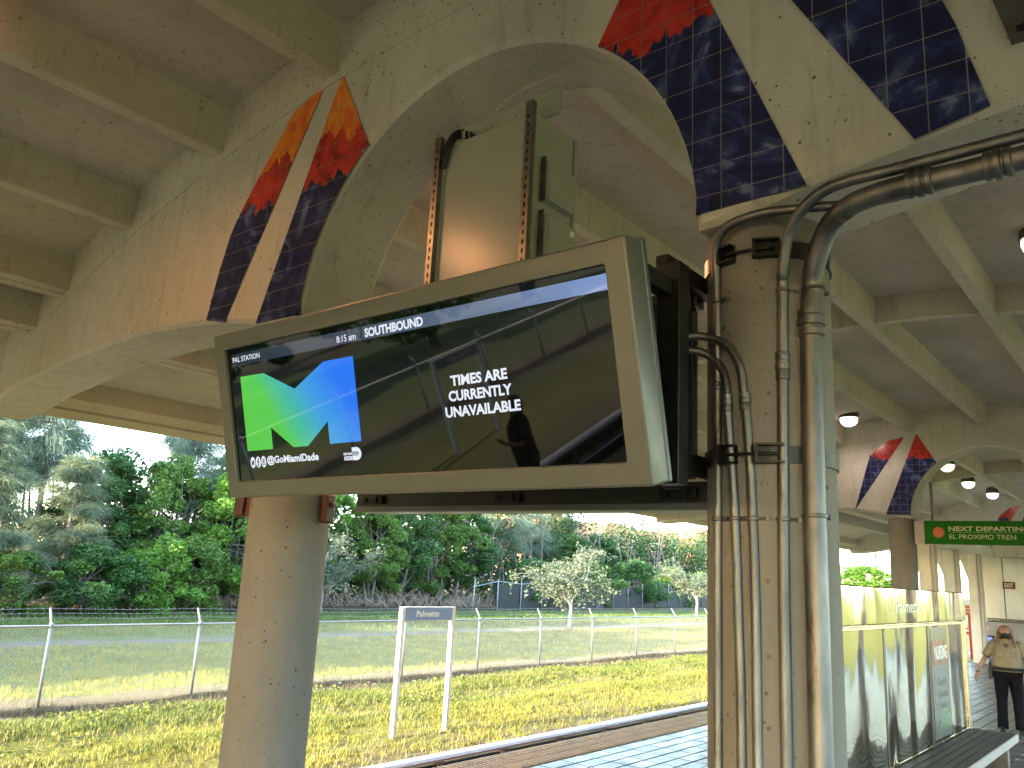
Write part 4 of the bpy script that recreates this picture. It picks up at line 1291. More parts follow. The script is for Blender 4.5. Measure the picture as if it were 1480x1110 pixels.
name_sign('second station name sign far left along the track, seen mirrored in the display', -9.1, -7.5, 12.6, H - .735)

# ------------------------------------------------------------------ chain-link fence
FY = 17.45
fz0, fz1 = -.88, .60
org = (7.3, FY, fz0)
fe = thing('chain_link_fence', 'galvanised chain link fence with barbed wire along the grass', 'fence', org)
fx = [7.33 + 3.19 * k for k in range(-12, 24)]
post_me = arm_me = None
for k, x in enumerate(fx):
    if post_me is None:
        mb = MB(); mb.tube([(x, FY, fz0 - .1), (x, FY, fz1 + .03)], .034, 8); mb.lathe([(.045, fz1 - .02), (.045, fz1 + .05), (.03, fz1 + .07)], (x, FY, 0), 2, 8)
        p0 = mb.build('post', m_galvf, fe, org, smooth=True); post_me = p0.data
        mb = MB(); mb.prism([(x - .03, fz1 + .04), (x + .03, fz1 + .04), (x + .02, fz1 + .34), (x - .02, fz1 + .34)], 1, 0, .004)
        mb = MB(); mb.tube([(x, FY, fz1 + .05), (x, FY + .17, fz1 + .33)], [.028, .020], 6)
        a0 = mb.build('barb_arm', m_galvf, p0, org, smooth=True); arm_me = a0.data
        x00 = x
    else:
        p = link('post', post_me, fe); p.location.x = x - x00
        a = link('barb_arm', arm_me, p)
xa, xb = fx[0], fx[-1]
mb = MB(); mb.tube([(xa, FY, fz1), (xb, FY, fz1)], .024, 8); mb.build('top_rail', m_galvf, fe, org, smooth=True)
for q in range(3):
    f = .35 + q * .31
    yy, zz = FY + .17 * f, fz1 + .05 + .28 * f
    mb = MB()
    P = []
    for k, x in enumerate(fx[:-1]):
        P.append((x, yy, zz)); P.append((x + 1.6, yy, zz - .018 - .02 * rnd.random()))
    P.append((xb, yy, zz))
    mb.tube(P, .0032, 4, False)
    x = -6.0
    while x < 60:
        mb.tube([(x - .008, yy - .008, zz - .014), (x + .008, yy + .008, zz + .014)], .003, 3, False)
        x += .145
    mb.build('barbed_wire', m_galvf, fe, org)
# woven wire: two families of zigzag wires, three-sided tubes
cell = .062
nw = int((xb - xa) / cell * 2)
nz = int((fz1 - fz0 + .03) / (cell * .5) )
i = np.arange(nw); k = np.arange(nz + 1)
I, K = np.meshgrid(i, k, indexing='ij')
px = xa + (I + .5 * ((K + I * 0) % 2)) * cell
V = []; F = []
base = 0
zz = fz0 + K * cell * .5
rw = .0023
for fam in (0,):
    X = xa + I * cell * .5 + cell * .5 * ((K + I) % 2)
    Y = FY + .042 + .004 * ((K + I) % 2)
    off = [(0, -rw), (rw * .87, rw * .5), (-rw * .87, rw * .5)]
    vv = np.stack([np.stack([X + ox_, Y + oy_ + 0 * X, zz + 0 * X], -1) for ox_, oy_ in off], 2)      # nw, nz+1, 3, 3
    V.append(vv.reshape(-1, 3))
    b = base + (I[:, :-1] * (nz + 1) + K[:, :-1]) * 3
    for e in range(3):
        F.append(np.stack([b + e, b + (e + 1) % 3, b + 3 + (e + 1) % 3, b + 3 + e], -1).reshape(-1, 4))
    base += vv.size // 3
V = np.concatenate(V) - np.array(org)
np_mesh('wire_mesh', V, np.concatenate(F), m_galvf, fe, kind='stuff')

# ------------------------------------------------------------------ foliage meshes
def cards(C, size, aspect=1.6, up_bias=.0, seed=0):
    """random leaf quads at centres C"""
    g = np.random.default_rng(seed)
    n = len(C)
    a = g.normal(size=(n, 3)); a[:, 2] *= .6; a /= np.linalg.norm(a, axis=1, keepdims=True)
    b = g.normal(size=(n, 3)); b -= a * (a * b).sum(1, keepdims=True); b /= np.linalg.norm(b, axis=1, keepdims=True)
    s = (size * g.uniform(.6, 1.3, n))[:, None]
    u = a * s * aspect * .5; v = b * s * .5
    V = np.stack([C - u * 1.0, C + v * .9 - u * .15, C + u, C - v * .9 - u * .15], 1).reshape(-1, 3)
    F = np.arange(n * 4).reshape(-1, 4)
    return V, F

def mesh_from(V, F, name, m):
    o = np_mesh(name, V, F, m); me = o.data; bpy.data.objects.remove(o); return me

def limb_path(a, b, g, bend=.15, n=6):
    a = np.array(a, float); b = np.array(b, float)
    L = np.linalg.norm(b - a)
    off = g.normal(size=3) * L * bend; off[2] = abs(off[2]) * .6
    return [tuple(a + (b - a) * t + off * math.sin(PI * t) * (1 - .3 * t)) for t in np.linspace(0, 1, n)]

def broadleaf(seed, rx=2.6, h=7.5, z0=.8, nl=9000, leaf_size=.20, clumps=70):
    """unit-scale broadleaf tree: returns (trunk mesh builder, leaf V, F)"""
    g = np.random.default_rng(seed)
    mb = MB()
    top = h * .62
    nst = 3
    bases = []
    for s_ in range(nst):
        a = g.uniform(0, 2 * PI)
        tip = (math.cos(a) * rx * .35, math.sin(a) * rx * .35, top * g.uniform(.75, 1))
        P = limb_path((math.cos(a) * .15, math.sin(a) * .15, -.2), tip, g, .06, 8)
        mb.tube(P, list(np.linspace(.13, .04, 8) * h / 7.5), 7)
        bases.append(P)
    C = []
    for c in range(clumps):
        zz = g.uniform(0, 1) ** .8
        z = z0 + (h - z0) * zz
        prof = math.sin(PI * min(1, .16 + .80 * zz)) ** .7
        a = g.uniform(0, 2 * PI); r = rx * prof * math.sqrt(g.uniform(.25, 1)) * (1 + .18 * math.sin(3 * a + seed) + .15 * g.normal())
        C.append((r * math.cos(a), r * math.sin(a), z + .25 * g.normal()))
    C = np.array(C)
    for c in C[::2]:
        P = bases[g.integers(nst)]; st_ = P[g.integers(2, 8)]
        mb.tube(limb_path(st_, tuple(c), g, .12, 5), [.035, .03, .024, .018, .010], 5, False)
    cr = g.uniform(.30, .75, len(C))
    k = g.integers(0, len(C), nl)
    dirs = g.normal(size=(nl, 3)); dirs /= np.linalg.norm(dirs, axis=1, keepdims=True)
    rad = cr[k] * g.uniform(.2, 1, nl) ** .45
    L = C[k] + dirs * rad[:, None] * np.array([1, 1, .72])
    V, F = cards(L, leaf_size, 1.7, seed=seed + 1)
    return mb, V, F

def casuarina(seed, h=13, rx=2.8, zlow=2.5, nb=95, ns=24000, lean=(0, 0)):
    """feathery needle tree: long branches carrying hanging strands"""
    g = np.random.default_rng(seed)
    mb = MB()
    T = [(lean[0] * t + .12 * math.sin(5 * t + seed), lean[1] * t, -.3 + (h + .3) * t) for t in np.linspace(0, 1, 12)]
    mb.tube(T, list(np.linspace(.20, .025, 12)), 8)
    B = []
    for b in range(nb):
        t = (zlow / h) + (1 - zlow / h) * g.uniform(0, 1) ** .85
        p = np.array([lean[0] * t, lean[1] * t, h * t])
        a = g.uniform(0, 2 * PI)
        L = rx * (1.05 - .75 * t) * g.uniform(.6, 1.25)
        rise = L * g.uniform(.0, .95)
        P = [tuple(p + np.array([math.cos(a) * L * s, math.sin(a) * L * s, rise * math.sin(s * 2.0) * .9 - .18 * L * s * s])) for s in np.linspace(0, 1, 7)]
        mb.tube(P, [.045, .036, .028, .021, .015, .010, .005], 5, False)
        B.append(P)
    B = np.array(B)            # nb,7,3
    bi = g.integers(0, nb, ns); s = g.uniform(.15, 1, ns) ** .7 * 6
    i0 = np.minimum(s.astype(int), 5); f = (s - i0)[:, None]
    P = B[bi, i0] * (1 - f) + B[bi, i0 + 1] * f
    P += g.normal(size=(ns, 3)) * .20
    out = P - np.stack([lean[0] * P[:, 2] / h, lean[1] * P[:, 2] / h, P[:, 2]], 1)
    out /= np.linalg.norm(out, axis=1, keepdims=True) + 1e-6
    d_ = out * .75 + np.array([0, 0, -.40]) + g.normal(size=(ns, 3)) * .45
    d_ /= np.linalg.norm(d_, axis=1, keepdims=True)
    L = g.uniform(.25, .75, ns)[:, None]
    w = np.cross(d_, g.normal(size=(ns, 3))); w /= np.linalg.norm(w, axis=1, keepdims=True)
    w *= .011
    m_ = P + d_ * L * .55 + np.array([0, 0, -.02]); e = P + d_ * L + np.array([0, 0, -.09])
    V = np.stack([P - w, P + w, m_ + w, m_ - w, e + w * .4, e - w * .4], 1).reshape(-1, 3)
    o = (np.arange(ns) * 6)[:, None]
    F = np.concatenate([o + np.array([0, 1, 2, 3]), o + np.array([3, 2, 4, 5])])
    return mb, V, F

def olive(seed, h=4.8, rx=2.7, nl=5200):
    """small spreading tree with pale branches and thin grey green leaves"""
    g = np.random.default_rng(seed)
    mb = MB()
    T = [(0, 0, -.2), (.05, .02, .5), (.02, -.03, 1.1), (.06, 0, 1.55)]
    mb.tube(T, [.13, .11, .10, .09], 8)
    tips = []
    for k in range(11):
        a = 2 * PI * k / 11 + g.uniform(-.3, .3)
        r = rx * g.uniform(.45, .95); zz = h * g.uniform(.55, .93) - .35 * r / rx
        P = limb_path((.05, 0, 1.3 + .25 * g.random()), (math.cos(a) * r, math.sin(a) * r, zz), g, .12, 8)
        mb.tube(P, list(np.linspace(.06, .014, 8)), 6, False)
        for q in range(9):
            s_ = P[g.integers(2, 8)]
            a2 = a + g.uniform(-1.2, 1.2); l2 = g.uniform(.5, 1.15)
            e = (s_[0] + math.cos(a2) * l2, s_[1] + math.sin(a2) * l2, min(h, s_[2] + g.uniform(-.35, .65)))
            P2 = limb_path(s_, e, g, .16, 5)
            mb.tube(P2, [.020, .016, .012, .009, .005], 4, False)
            tips.append(P2)
            for q2 in range(3):
                s2 = P2[g.integers(1, 5)]
                e2 = tuple(np.array(s2) + g.normal(size=3) * .33)
                P3 = limb_path(s2, e2, g, .2, 4); mb.tube(P3, [.009, .007, .005, .003], 3, False); tips.append((P3 + [P3[-1]]))
    tp = np.array([[p for p in (t_[:5] if len(t_) >= 5 else t_ + [t_[-1]] * (5 - len(t_)))] for t_ in tips])
    bi = g.integers(0, len(tp), nl); s = g.uniform(.2, 3.999, nl); i0 = s.astype(int); f = (s - i0)[:, None]
    L = tp[bi, i0] * (1 - f) + tp[bi, i0 + 1] * f + g.normal(size=(nl, 3)) * .10
    V, F = cards(L, .095, 1.9, seed=seed + 3)
    return mb, V, F

m_leaf = [leaf('mid_green_leaves', (.096, .168, .030), .40, .32), leaf('bright_green_leaves', (.13, .25, .035), .35, .38), leaf('dark_green_leaves', (.052, .115, .026), .40, .28)]
m_needle = [leaf('grey_green_needles', (.15, .20, .135), .35, .25, 1.2, .6), leaf('olive_needles', (.14, .175, .095), .35, .25, 1.2, .6)]
m_oliv = leaf('pale_olive_leaves', (.10, .125, .065), .30, .25, 1.5, .5)
protos = {}
def proto(kind, variant):
    key = (kind, variant)
    if key not in protos:
        if kind == 'b': mb, V, F = broadleaf(100 + variant * 7, nl=34000, leaf_size=.105, clumps=110); lm = m_leaf[variant % 3]
        elif kind == 'l': mb, V, F = broadleaf(300 + variant * 7, rx=2.3, h=3.2, z0=.1, nl=12000, leaf_size=.11, clumps=50); lm = m_leaf[variant % 3]
        elif kind == 'c': mb, V, F = casuarina(500 + variant * 7, zlow=(2.5, 1.2, 4.5)[variant % 3], lean=((.5, .1), (-.4, .2), (1.6, 0))[variant % 3]); lm = m_needle[variant % 2]
        else: mb, V, F = olive(700 + variant * 7); lm = m_oliv
        o = mb.build('trunk', m_bark_p if kind == 'o' else m_bark, smooth=True); tm = o.data; bpy.data.objects.remove(o)
        protos[key] = (tm, mesh_from(V, F, 'crown', lm))
    return protos[key]
def tree(kind, variant, x, y, s, sz, label, group, rz=0, name=None, z=None, cat='tree'):
    tm, cm = proto(kind, variant)
    zg = float(ground_z(np.array(x), np.array(y))) if z is None else z
    t = thing(name or {'b': 'broadleaf_tree', 'l': 'leafy_shrub', 'c': 'feathery_pine', 'o': 'olive_tree'}[kind], label, cat, (x, y, zg), group)
    t.rotation_euler.z = rz; t.scale = (s, s, sz)
    link('trunk', tm, t); link('crown', cm, t)
    return t

# ------------------------------------------------------------------ trees beyond the fence
GT = 'trees beyond the fence'
TREES = [
    # kind variant x y scale zscale label rot
    ('c', 0, 14.6, 46.5, 1.05, 1.25, 'tall feathery pine at the left picture edge', .3),
    ('c', 2, 18.2, 47.0, 1.05, 1.20, 'tall leaning feathery pine left of the sky gap', 4.2),
    ('c', 1, 13.6, 41.5, 1.0, .62, 'low bushy grey green pine with drooping branches at the left edge', 1.0),
    ('c', 1, 18.0, 43.0, .85, .55, 'low drooping pine in front of the leaning pine', 2.6),
    ('c', 0, 27.5, 48.5, 1.05, 1.05, 'feathery pine right of the sky gap, against the canopy edge', 2.0),
    ('c', 1, 16.2, 49.5, 1.1, 1.15, 'dense feathery pine between the two tall left pines', 3.6),
    ('b', 1, 31.5, 48.5, 1.1, 1.35, 'tall light green tree right behind the feathery pine', 2.9),
    ('b', 2, 21.0, 46.0, 1.0, 1.02, 'dark thin crowned tree under the sky gap', .2),
    ('b', 0, 24.2, 45.0, 1.05, 1.02, 'mid green tree right of the sky gap', 1.2),
    ('b', 1, 27.6, 43.2, 1.12, .98, 'bright green leafy tree just left of the display column', 2.1),
    ('b', 0, 30.8, 45.0, 1.2, 1.2, 'mid green tree behind the display column', 3.3),
    ('l', 0, 15.0, 40.3, 1.0, .80, 'low green shrub at the left picture edge under the pines', .4),
    ('l', 2, 18.6, 40.8, 1.0, .9, 'dark low shrub under the drooping pine', 1.4),
    ('l', 1, 21.6, 41.0, 1.1, 1.0, 'light green shrub below the mid green tree', 2.4),
    ('l', 0, 24.9, 42.2, 1.1, 1.15, 'green shrub below the bright leafy tree', 3.0),
    ('b', 1, 36.4, 49.0, 1.45, 1.75, 'tall bright green tree right of the display column', .8),
    ('b', 0, 39.6, 44.6, .95, .90, 'round dark green tree left of the name sign', 1.9),
    ('b', 2, 42.8, 45.6, 1.2, 1.22, 'big green tree with bare forked limbs above the name sign', 4.1),
    ('b', 0, 48.2, 48.0, 1.25, 1.25, 'wide mid green tree right of the name sign', 5.0),
    ('b', 2, 54.0, 49.5, 1.15, 1.10, 'mid height tree behind the pale spreading tree', .5),
    ('c', 2, 61.5, 52.0, 1.25, 1.0, 'leaning dark pine right of the pale spreading tree', 5.2),
    ('c', 0, 68.5, 53.5, 1.25, .95, 'broad drooping pine before the orange building', 2.2),
    ('b', 2, 73.0, 50.5, 1.1, .82, 'dark green tree behind the cloth covered fence', 2.8),
    ('b', 2, 80.5, 52.5, 1.15, .88, 'round green tree below the orange tower', 1.1),
    ('c', 1, 78.0, 56.0, 1.2, .85, 'drooping pine left of the orange tower', .4),
    ('l', 2, 57.0, 43.6, 1.4, 1.1, 'dark shrub spilling over the cloth fence behind the pale tree', .7),
    ('l', 0, 66.0, 44.4, 1.5, 1.2, 'green shrub over the middle of the cloth fence', 1.7),
    ('l', 2, 75.0, 45.0, 1.6, 1.25, 'dark shrub over the cloth fence near the second pale tree', 2.7),
    ('l', 0, 84.5, 45.6, 1.6, 1.2, 'green shrub over the far end of the cloth fence', .2),
    ('b', 2, 88.0, 55.0, 1.0, .72, 'green tree at the foot of the orange tower', 3.6),
]
for kd, v, x, y, s, sz, lab, rz in TREES:
    tree(kd, v, x, y, s, sz, lab, GT, rz)
tree('o', 0, 38.7, 27.0, 1.05, 1.0, 'pale spreading tree with light branches standing on the grass', 'pale spreading trees', .3)
tree('o', 1, 66.5, 33.2, 1.12, 1.12, 'second pale tree beside the near column edge', 'pale spreading trees', 1.3)
tree('o', 2, 31.6, 39.8, 1.10, .98, 'half bare pale tree just right of the display column', 'pale spreading trees', 2.3)
tree('b', 1, 68.0, 19.8, 1.35, .62, 'round green tree between the near column and the far column', None, 2.0)
# hedge and lamp pole near that tree
mb, V, F = broadleaf(901, rx=1.0, h=1.0, z0=.05, nl=100, clumps=5)
g = np.random.default_rng(5)
n_ = 16000
C = np.stack([g.uniform(50, 100, n_), 17.2 + g.normal(0, 1, n_) * .6 + 6.0 * g.random(n_) , -.9 + 1.35 * np.sqrt(g.random(n_))], -1)
C[:, 1] = 20.5 + g.normal(0, .5, n_)
V, F = cards(C, .20, 1.6, seed=3)
m_hedge = leaf('yellow_green_hedge', (.20, .24, .03), .3, .35)
hd = np_mesh('hedge', V, F, m_hedge); tag(hd, 'low yellow green hedge seen between the near and far columns', 'hedge')
org = (72, 20, -.9)
lp = thing('light_pole', 'slim light pole beside the round green tree', 'pole', org)
mb = MB(); mb.tube([(72, 20, -1), (72, 20, H + 2.9)], [.16, .09], 8); mb.build('shaft', m_galv_d, lp, org, smooth=True)
mb = MB(); mb.cbox(71.6, 72.4, 19.9, 20.1, H + 2.9, H + 3.05, .02); mb.build('head', m_galv_d, lp, org)

# trees to the left of the picture whose long shadows lie over the grass; far wood as one mass
LEFT = [('b', 0, -4.0, 26.5, 1.3, 1.45, 'round tree nearest the fence, left of the picture'), ('b', 2, -14.0, 32.0, 1.6, 1.75, 'dark tree left of the picture on the grass'),
        ('b', 1, -25.0, 29.0, 1.7, 1.9, 'light green tree far left of the picture'), ('b', 0, -42, 35, 1.9, 2.1, 'very tall tree far left of the picture'), ('c', 1, -3.5, 37.5, 1.4, 1.0, 'drooping pine left of the picture'),
        ('b', 2, -19.0, 41.0, 1.7, 1.8, 'dark tree at the wood edge left of the picture'), ('b', 0, -33, 45, 1.8, 2.0, 'tall tree in the wood left of the picture'), ('b', 1, -56, 33, 1.9, 2.1, 'farthest tree left of the picture'), ('b', 1, 1.0, 31.5, 1.15, 1.2, 'light green tree just left of the picture')]
for k, (kd, v, x, y, s, sz, lab) in enumerate(LEFT):
    tree(kd, v, x, y, s, sz, lab, 'trees left of the picture', k * 1.1)
g = np.random.default_rng(77)
NW = 70000
X = g.uniform(8, 118, NW)
dep = g.random(NW)
hgt = 5.2 + 2.2 * np.sin(X * .35) + 1.6 * np.sin(X * .83 + 1) + 1.2 * np.sin(X * 1.9)
gapL = np.exp(-((X - 22.0) / 3.2) ** 2) * 2.8
hgt = np.clip(hgt + .02 * X - gapL, 2.0, 12)
Z = -.5 + hgt * g.random(NW) ** .8
Y = 49 + dep * 6 + .045 * np.clip(X - 30, 0, 200) + 1.2 * np.sin(X * .7)
V, F = cards(np.stack([X, Y, Z], -1), .25, 1.6, seed=9)
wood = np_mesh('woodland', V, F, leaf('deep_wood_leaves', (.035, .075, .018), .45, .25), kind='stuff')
tag(wood, 'dark wood behind the front row of trees')
X = g.uniform(-60, 90, 16000); Y = -34 - g.random(16000) * 5 + 2 * np.sin(X * .3)
V, F = cards(np.stack([X, Y, -.9 + (6 + 2.5 * np.sin(X * .31) + 1.5 * np.sin(X * .77)) * g.random(16000) ** .8], -1), .45, 1.6, seed=10)
tag(np_mesh('woodland', V, F, m_leaf[0], kind='stuff'), 'wood on the other side of the station, mirrored in the steel kiosk')
# trunks inside the wood, each a thin bare stem
mb = MB()
for k in range(120):
    x = g.uniform(10, 100); y = 46.5 + g.uniform(0, 4) + .045 * max(0, x - 30); hh = g.uniform(3, 8)
    a = g.normal(size=2) * .8
    mb.tube([(x, y, -.6), (x + a[0] * .4, y + a[1] * .3, hh * .5), (x + a[0], y + a[1], hh)], [.09, .07, .03], 5, False)
st_ = mb.build('thicket_stems', m_bark, smooth=True); st_['kind'] = 'stuff'; st_['label'] = 'bare stems standing in the thicket'
# dry brush at the foot of the wood
mb = MB()
for k in range(900):
    x = g.uniform(13, 50); y = 41.2 + g.uniform(0, 3.0)
    L = g.uniform(.6, 1.8); a = g.uniform(0, 2 * PI)
    p = Vector((x, y, float(-.6 + .06 * (y - 41)))); q = p + Vector((math.cos(a) * L * .8, math.sin(a) * L * .4, L * g.uniform(.2, .9)))
    mb.tube([p, (p + q) / 2 + Vector((g.normal() * .2, 0, g.normal() * .2 + .1)), q], [.018, .014, .006], 3, False)
o = mb.build('dry_brush', m_dry); o['kind'] = 'stuff'; o['label'] = 'tangled dry brush at the foot of the trees'

# cloth covered fence in front of the wood
org = (50, 41.5, -.8)
bf = thing('cloth_fence', 'leaning back fence hung with dark cloth in front of the trees', 'fence', org)
bx = [46.2 + 3.1 * k for k in range(20)]
def by(x): return 40.9 + .075 * (x - 46)
for k, x in enumerate(bx):
    ln_ = rnd.uniform(-.10, .22)
    z0 = float(ground_z(np.array(x), np.array(by(x))))
    mb = MB(); mb.tube([(x, by(x), z0 - .1), (x + ln_, by(x), z0 + 2.35)], .045, 6); mb.build('post', m_galvf, bf, org, smooth=True)
    if k < len(bx) - 1 and k > 0:
        x2 = bx[k + 1]
        vs_ = []; nn = 7
        for q in range(nn):
            for w in range(4):
                t_ = q / (nn - 1); xx = x + (x2 - x) * t_
                vs_.append((xx, by(xx) + .05 + .06 * math.sin(3 * q + k + w), z0 + .05 + (2.05 - .18 * math.sin(PI * t_) * rnd.uniform(.4, 1.4)) * w / 3))
        mb = MB(); mb.add(vs_, [(q * 4 + w, q * 4 + w + 1, q * 4 + w + 5, q * 4 + w + 4) for q in range(nn - 1) for w in range(3)])
        mb.build('cloth', m_backf, bf, org, smooth=True)
mb = MB()
mb.tube([(bx[0], by(bx[0]), .9), (bx[1], by(bx[1]), 1.35), (bx[2], by(bx[2]), 1.2), (bx[4], by(bx[4]), 1.55)], .03, 6); mb.build('bent_rail', m_galvf, bf, org, smooth=True)

# rust coloured plant building behind the trees
org = (110, 66, 0)
ib = thing('industrial_building', 'orange and rust plant building with a railed roof behind the trees', 'building', org)
for k in range(7):
    x0 = 84 + k * 5.4
    mb = MB(); mb.cbox(x0 + .05, x0 + 5.35, 64, 72, -1, 9.3 + (.5 if k % 3 == 0 else 0), .05); mb.build('wall_bay', (m_brick2, m_brick)[k % 2], ib, org)
    mb = MB(); mb.box(x0 + 1.2, x0 + 4.2, 63.9, 63.98, 6.2, 8.0); w = mb.build('window', m_glass_d, ib, org)
mb = MB(); mb.cbox(124.6, 136, 62.5, 72, -1, 10.7, .05); mb.build('tower', m_brick2, ib, org)
for k in range(5):
    x = 125.2 + k * 2.1
    mb = MB(); mb.cbox(x, x + .35, 62.2, 62.49, -1, 10.65, .03); mb.build('pilaster', m_brick, ib, org)
for z in (4.5, 6.6, 8.7):
    mb = MB(); mb.cbox(124.6, 136, 62.25, 62.48, z, z + .22, .02); mb.build('cornice', m_brick, ib, org)
for z in (9.95, 10.7):
    mb = MB(); mb.tube([(105, 64.1, z), (124.5, 64.1, z)], .10, 6); mb.build('roof_rail', m_white, ib, org)
for k in range(5):
    x = 106 + k * 4.4
    mb = MB(); mb.tube([(x, 64.1, 9.3), (x, 64.1, 12.0 if k % 2 else 10.7)], .13, 6); mb.build('rail_post', m_orange, ib, org)

# ------------------------------------------------------------------ grass blades
def blades(n, x0, x1, y0, y1, h0, h1, per, w, seed, keep=None):
    g = np.random.default_rng(seed)
    X = g.uniform(x0, x1, n); Y = g.uniform(y0, y1, n)
    if keep is not None:
        k = keep(X, Y, g); X = X[k]; Y = Y[k]; n = len(X)
    Z = ground_z(X, Y)
    X = np.repeat(X, per) + g.normal(0, .045, n * per); Y = np.repeat(Y, per) + g.normal(0, .045, n * per); Z = np.repeat(Z, per)
    N = n * per
    a = g.uniform(0, 2 * PI, N); L = g.uniform(h0, h1, N); ln = g.uniform(.25, 1.0, N) * L
    b = a + PI / 2 + g.normal(0, .5, N)
    dx, dy = np.cos(a) * ln, np.sin(a) * ln
    wx, wy = np.cos(b) * w, np.sin(b) * w
    P0 = np.stack([X - wx, Y - wy, Z - .01], -1); P1 = np.stack([X + wx, Y + wy, Z - .01], -1)
    M0 = np.stack([X + dx * .4 - wx * .8, Y + dy * .4 - wy * .8, Z + L * .65], -1); M1 = np.stack([X + dx * .4 + wx * .8, Y + dy * .4 + wy * .8, Z + L * .65], -1)
    T = np.stack([X + dx, Y + dy, Z + L * .95], -1)
    V = np.stack([P0, P1, M1, M0, T, T], 1).reshape(-1, 3)
    o = (np.arange(N) * 6)[:, None]
    return V, np.concatenate([o + np.array([0, 1, 2, 3]), o + np.array([3, 2, 4, 5])])
def noise2(x, y): return np.sin(x * 1.1 + 2 * np.sin(y * .9)) * .5 + np.sin(y * 2.1 + 1.5 * np.sin(x * .5)) * .5 + .4 * np.sin(3.1 * x + 2.3 * y)
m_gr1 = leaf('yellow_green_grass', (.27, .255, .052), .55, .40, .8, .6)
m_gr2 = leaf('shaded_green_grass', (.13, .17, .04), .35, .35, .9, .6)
m_gr3 = leaf('straw_grass', (.27, .22, .10), .35, .30, .9, .7)
def keep_near(X, Y, g):
    v = noise2(X, Y)
    return (g.random(len(X)) < np.clip(.72 + .35 * v, .12, 1) * np.clip(1 - .55 * np.exp(-((Y - 13.7) / .5) ** 2) * (v < .4), .1, 1) * np.clip((Y - 9.7) / 1.2, .1, 1) * np.clip((15.7 - Y) / .9, 0, 1)) & (X > .25 * (Y - 10) - 3)
V, F = blades(34000, -8, 42, 9.9, 15.6, .03, .10, 6, .005, 21, keep_near)
m_gr4 = leaf('mid_green_grass', (.17, .20, .045), .45, .35, .9, .6)
m_gr5 = leaf('brown_scrub', (.115, .095, .055), .45, .25, 1.2, .7)
V2, F2 = blades(22000, -8, 44, 11.8, 15.9, .04, .12, 6, .0055, 41, lambda X, Y, g: ((np.abs(Y - 12.8 - .25 * np.sin(X * .5)) < .45 + .2 * np.sin(X * .9)) | (np.abs(Y - 14.9 - .2 * np.sin(X * .37)) < .75)) & (g.random(len(X)) < .55 + .4 * noise2(X, Y * 1.5)) & (X > .25 * (Y - 10) - 3))
tag(np_mesh('green_tufts', V2, F2, m_gr4, kind='stuff'), 'greener tufts in bands between the track and the fence')
V2, F2 = blades(15000, -4, 46, 15.4, 17.3, .03, .10, 5, .005, 42, lambda X, Y, g: (g.random(len(X)) < .75) & (X > .25 * (Y - 10) - 3))
tag(np_mesh('brown_scrub', V2, F2, m_gr5, kind='stuff'), 'low brown scrub along the foot of the fence')
tag(np_mesh('near_grass', V, F, m_gr1, kind='stuff'), 'sunlit yellow green grass between the track and the fence')
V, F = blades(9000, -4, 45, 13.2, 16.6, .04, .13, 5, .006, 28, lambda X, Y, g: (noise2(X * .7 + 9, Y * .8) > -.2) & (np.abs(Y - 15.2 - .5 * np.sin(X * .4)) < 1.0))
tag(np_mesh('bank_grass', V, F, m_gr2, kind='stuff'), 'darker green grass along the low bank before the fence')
V, F = blades(5000, -4, 45, 10.0, 18.6, .05, .16, 5, .005, 22, lambda X, Y, g: (noise2(X + 5, Y) < .1))
tag(np_mesh('straw_grass', V, F, m_gr3, kind='stuff'), 'dry straw tufts in the grass')
V, F = blades(20000, 2, 70, 18.2, 27.6, .04, .14, 5, .008, 23, lambda X, Y, g: (X > .30 * Y - 1) & (X < 3.0 * Y))
tag(np_mesh('field_grass', V, F, m_gr1, kind='stuff'), 'grass strip beyond the fence')
V, F = blades(14000, 8, 90, 30.3, 41.0, .08, .22, 4, .016, 24, lambda X, Y, g: (X > .30 * Y - 1))
tag(np_mesh('far_grass', V, F, m_gr2, kind='stuff'), 'green grass between the path and the trees')
# broad-leaved weeds in the near grass
g = np.random.default_rng(31)
n_ = 30000
X = g.uniform(0, 40, n_); Y = g.uniform(10.6, 16.0, n_)
kp = (noise2(X * 1.3 + 4, Y * 1.2) > .45) & (np.abs(Y - 14.6) < 1.3) & (X > .25 * (Y - 10) - 1)
X = X[kp]; Y = Y[kp]
V, F = cards(np.stack([X, Y, ground_z(X, Y) + g.uniform(.02, .16, len(X))], -1), .055, 1.5, seed=33)
tag(np_mesh('weeds', V, F, leaf('weed_leaves', (.15, .17, .03), .4, .35, 1.5, .6), kind='stuff'), 'broad leaved weeds in the near grass')
# stones along the fence foot
mb = MB()
for k in range(90):
    x = g.uniform(4, 34); y = 16.7 + g.normal() * .35; r_ = g.uniform(.02, .06)
    mb.lathe([(.0, -r_ * .4), (r_, -r_ * .1), (r_ * .7, r_ * .5), (0, r_ * .6)], (x, y, float(ground_z(np.array(x), np.array(y))) + r_ * .2), 2, 5, False)
o = mb.build('pebbles', m_fascia); o['kind'] = 'stuff'; o['label'] = 'pale pebbles at the fence foot'

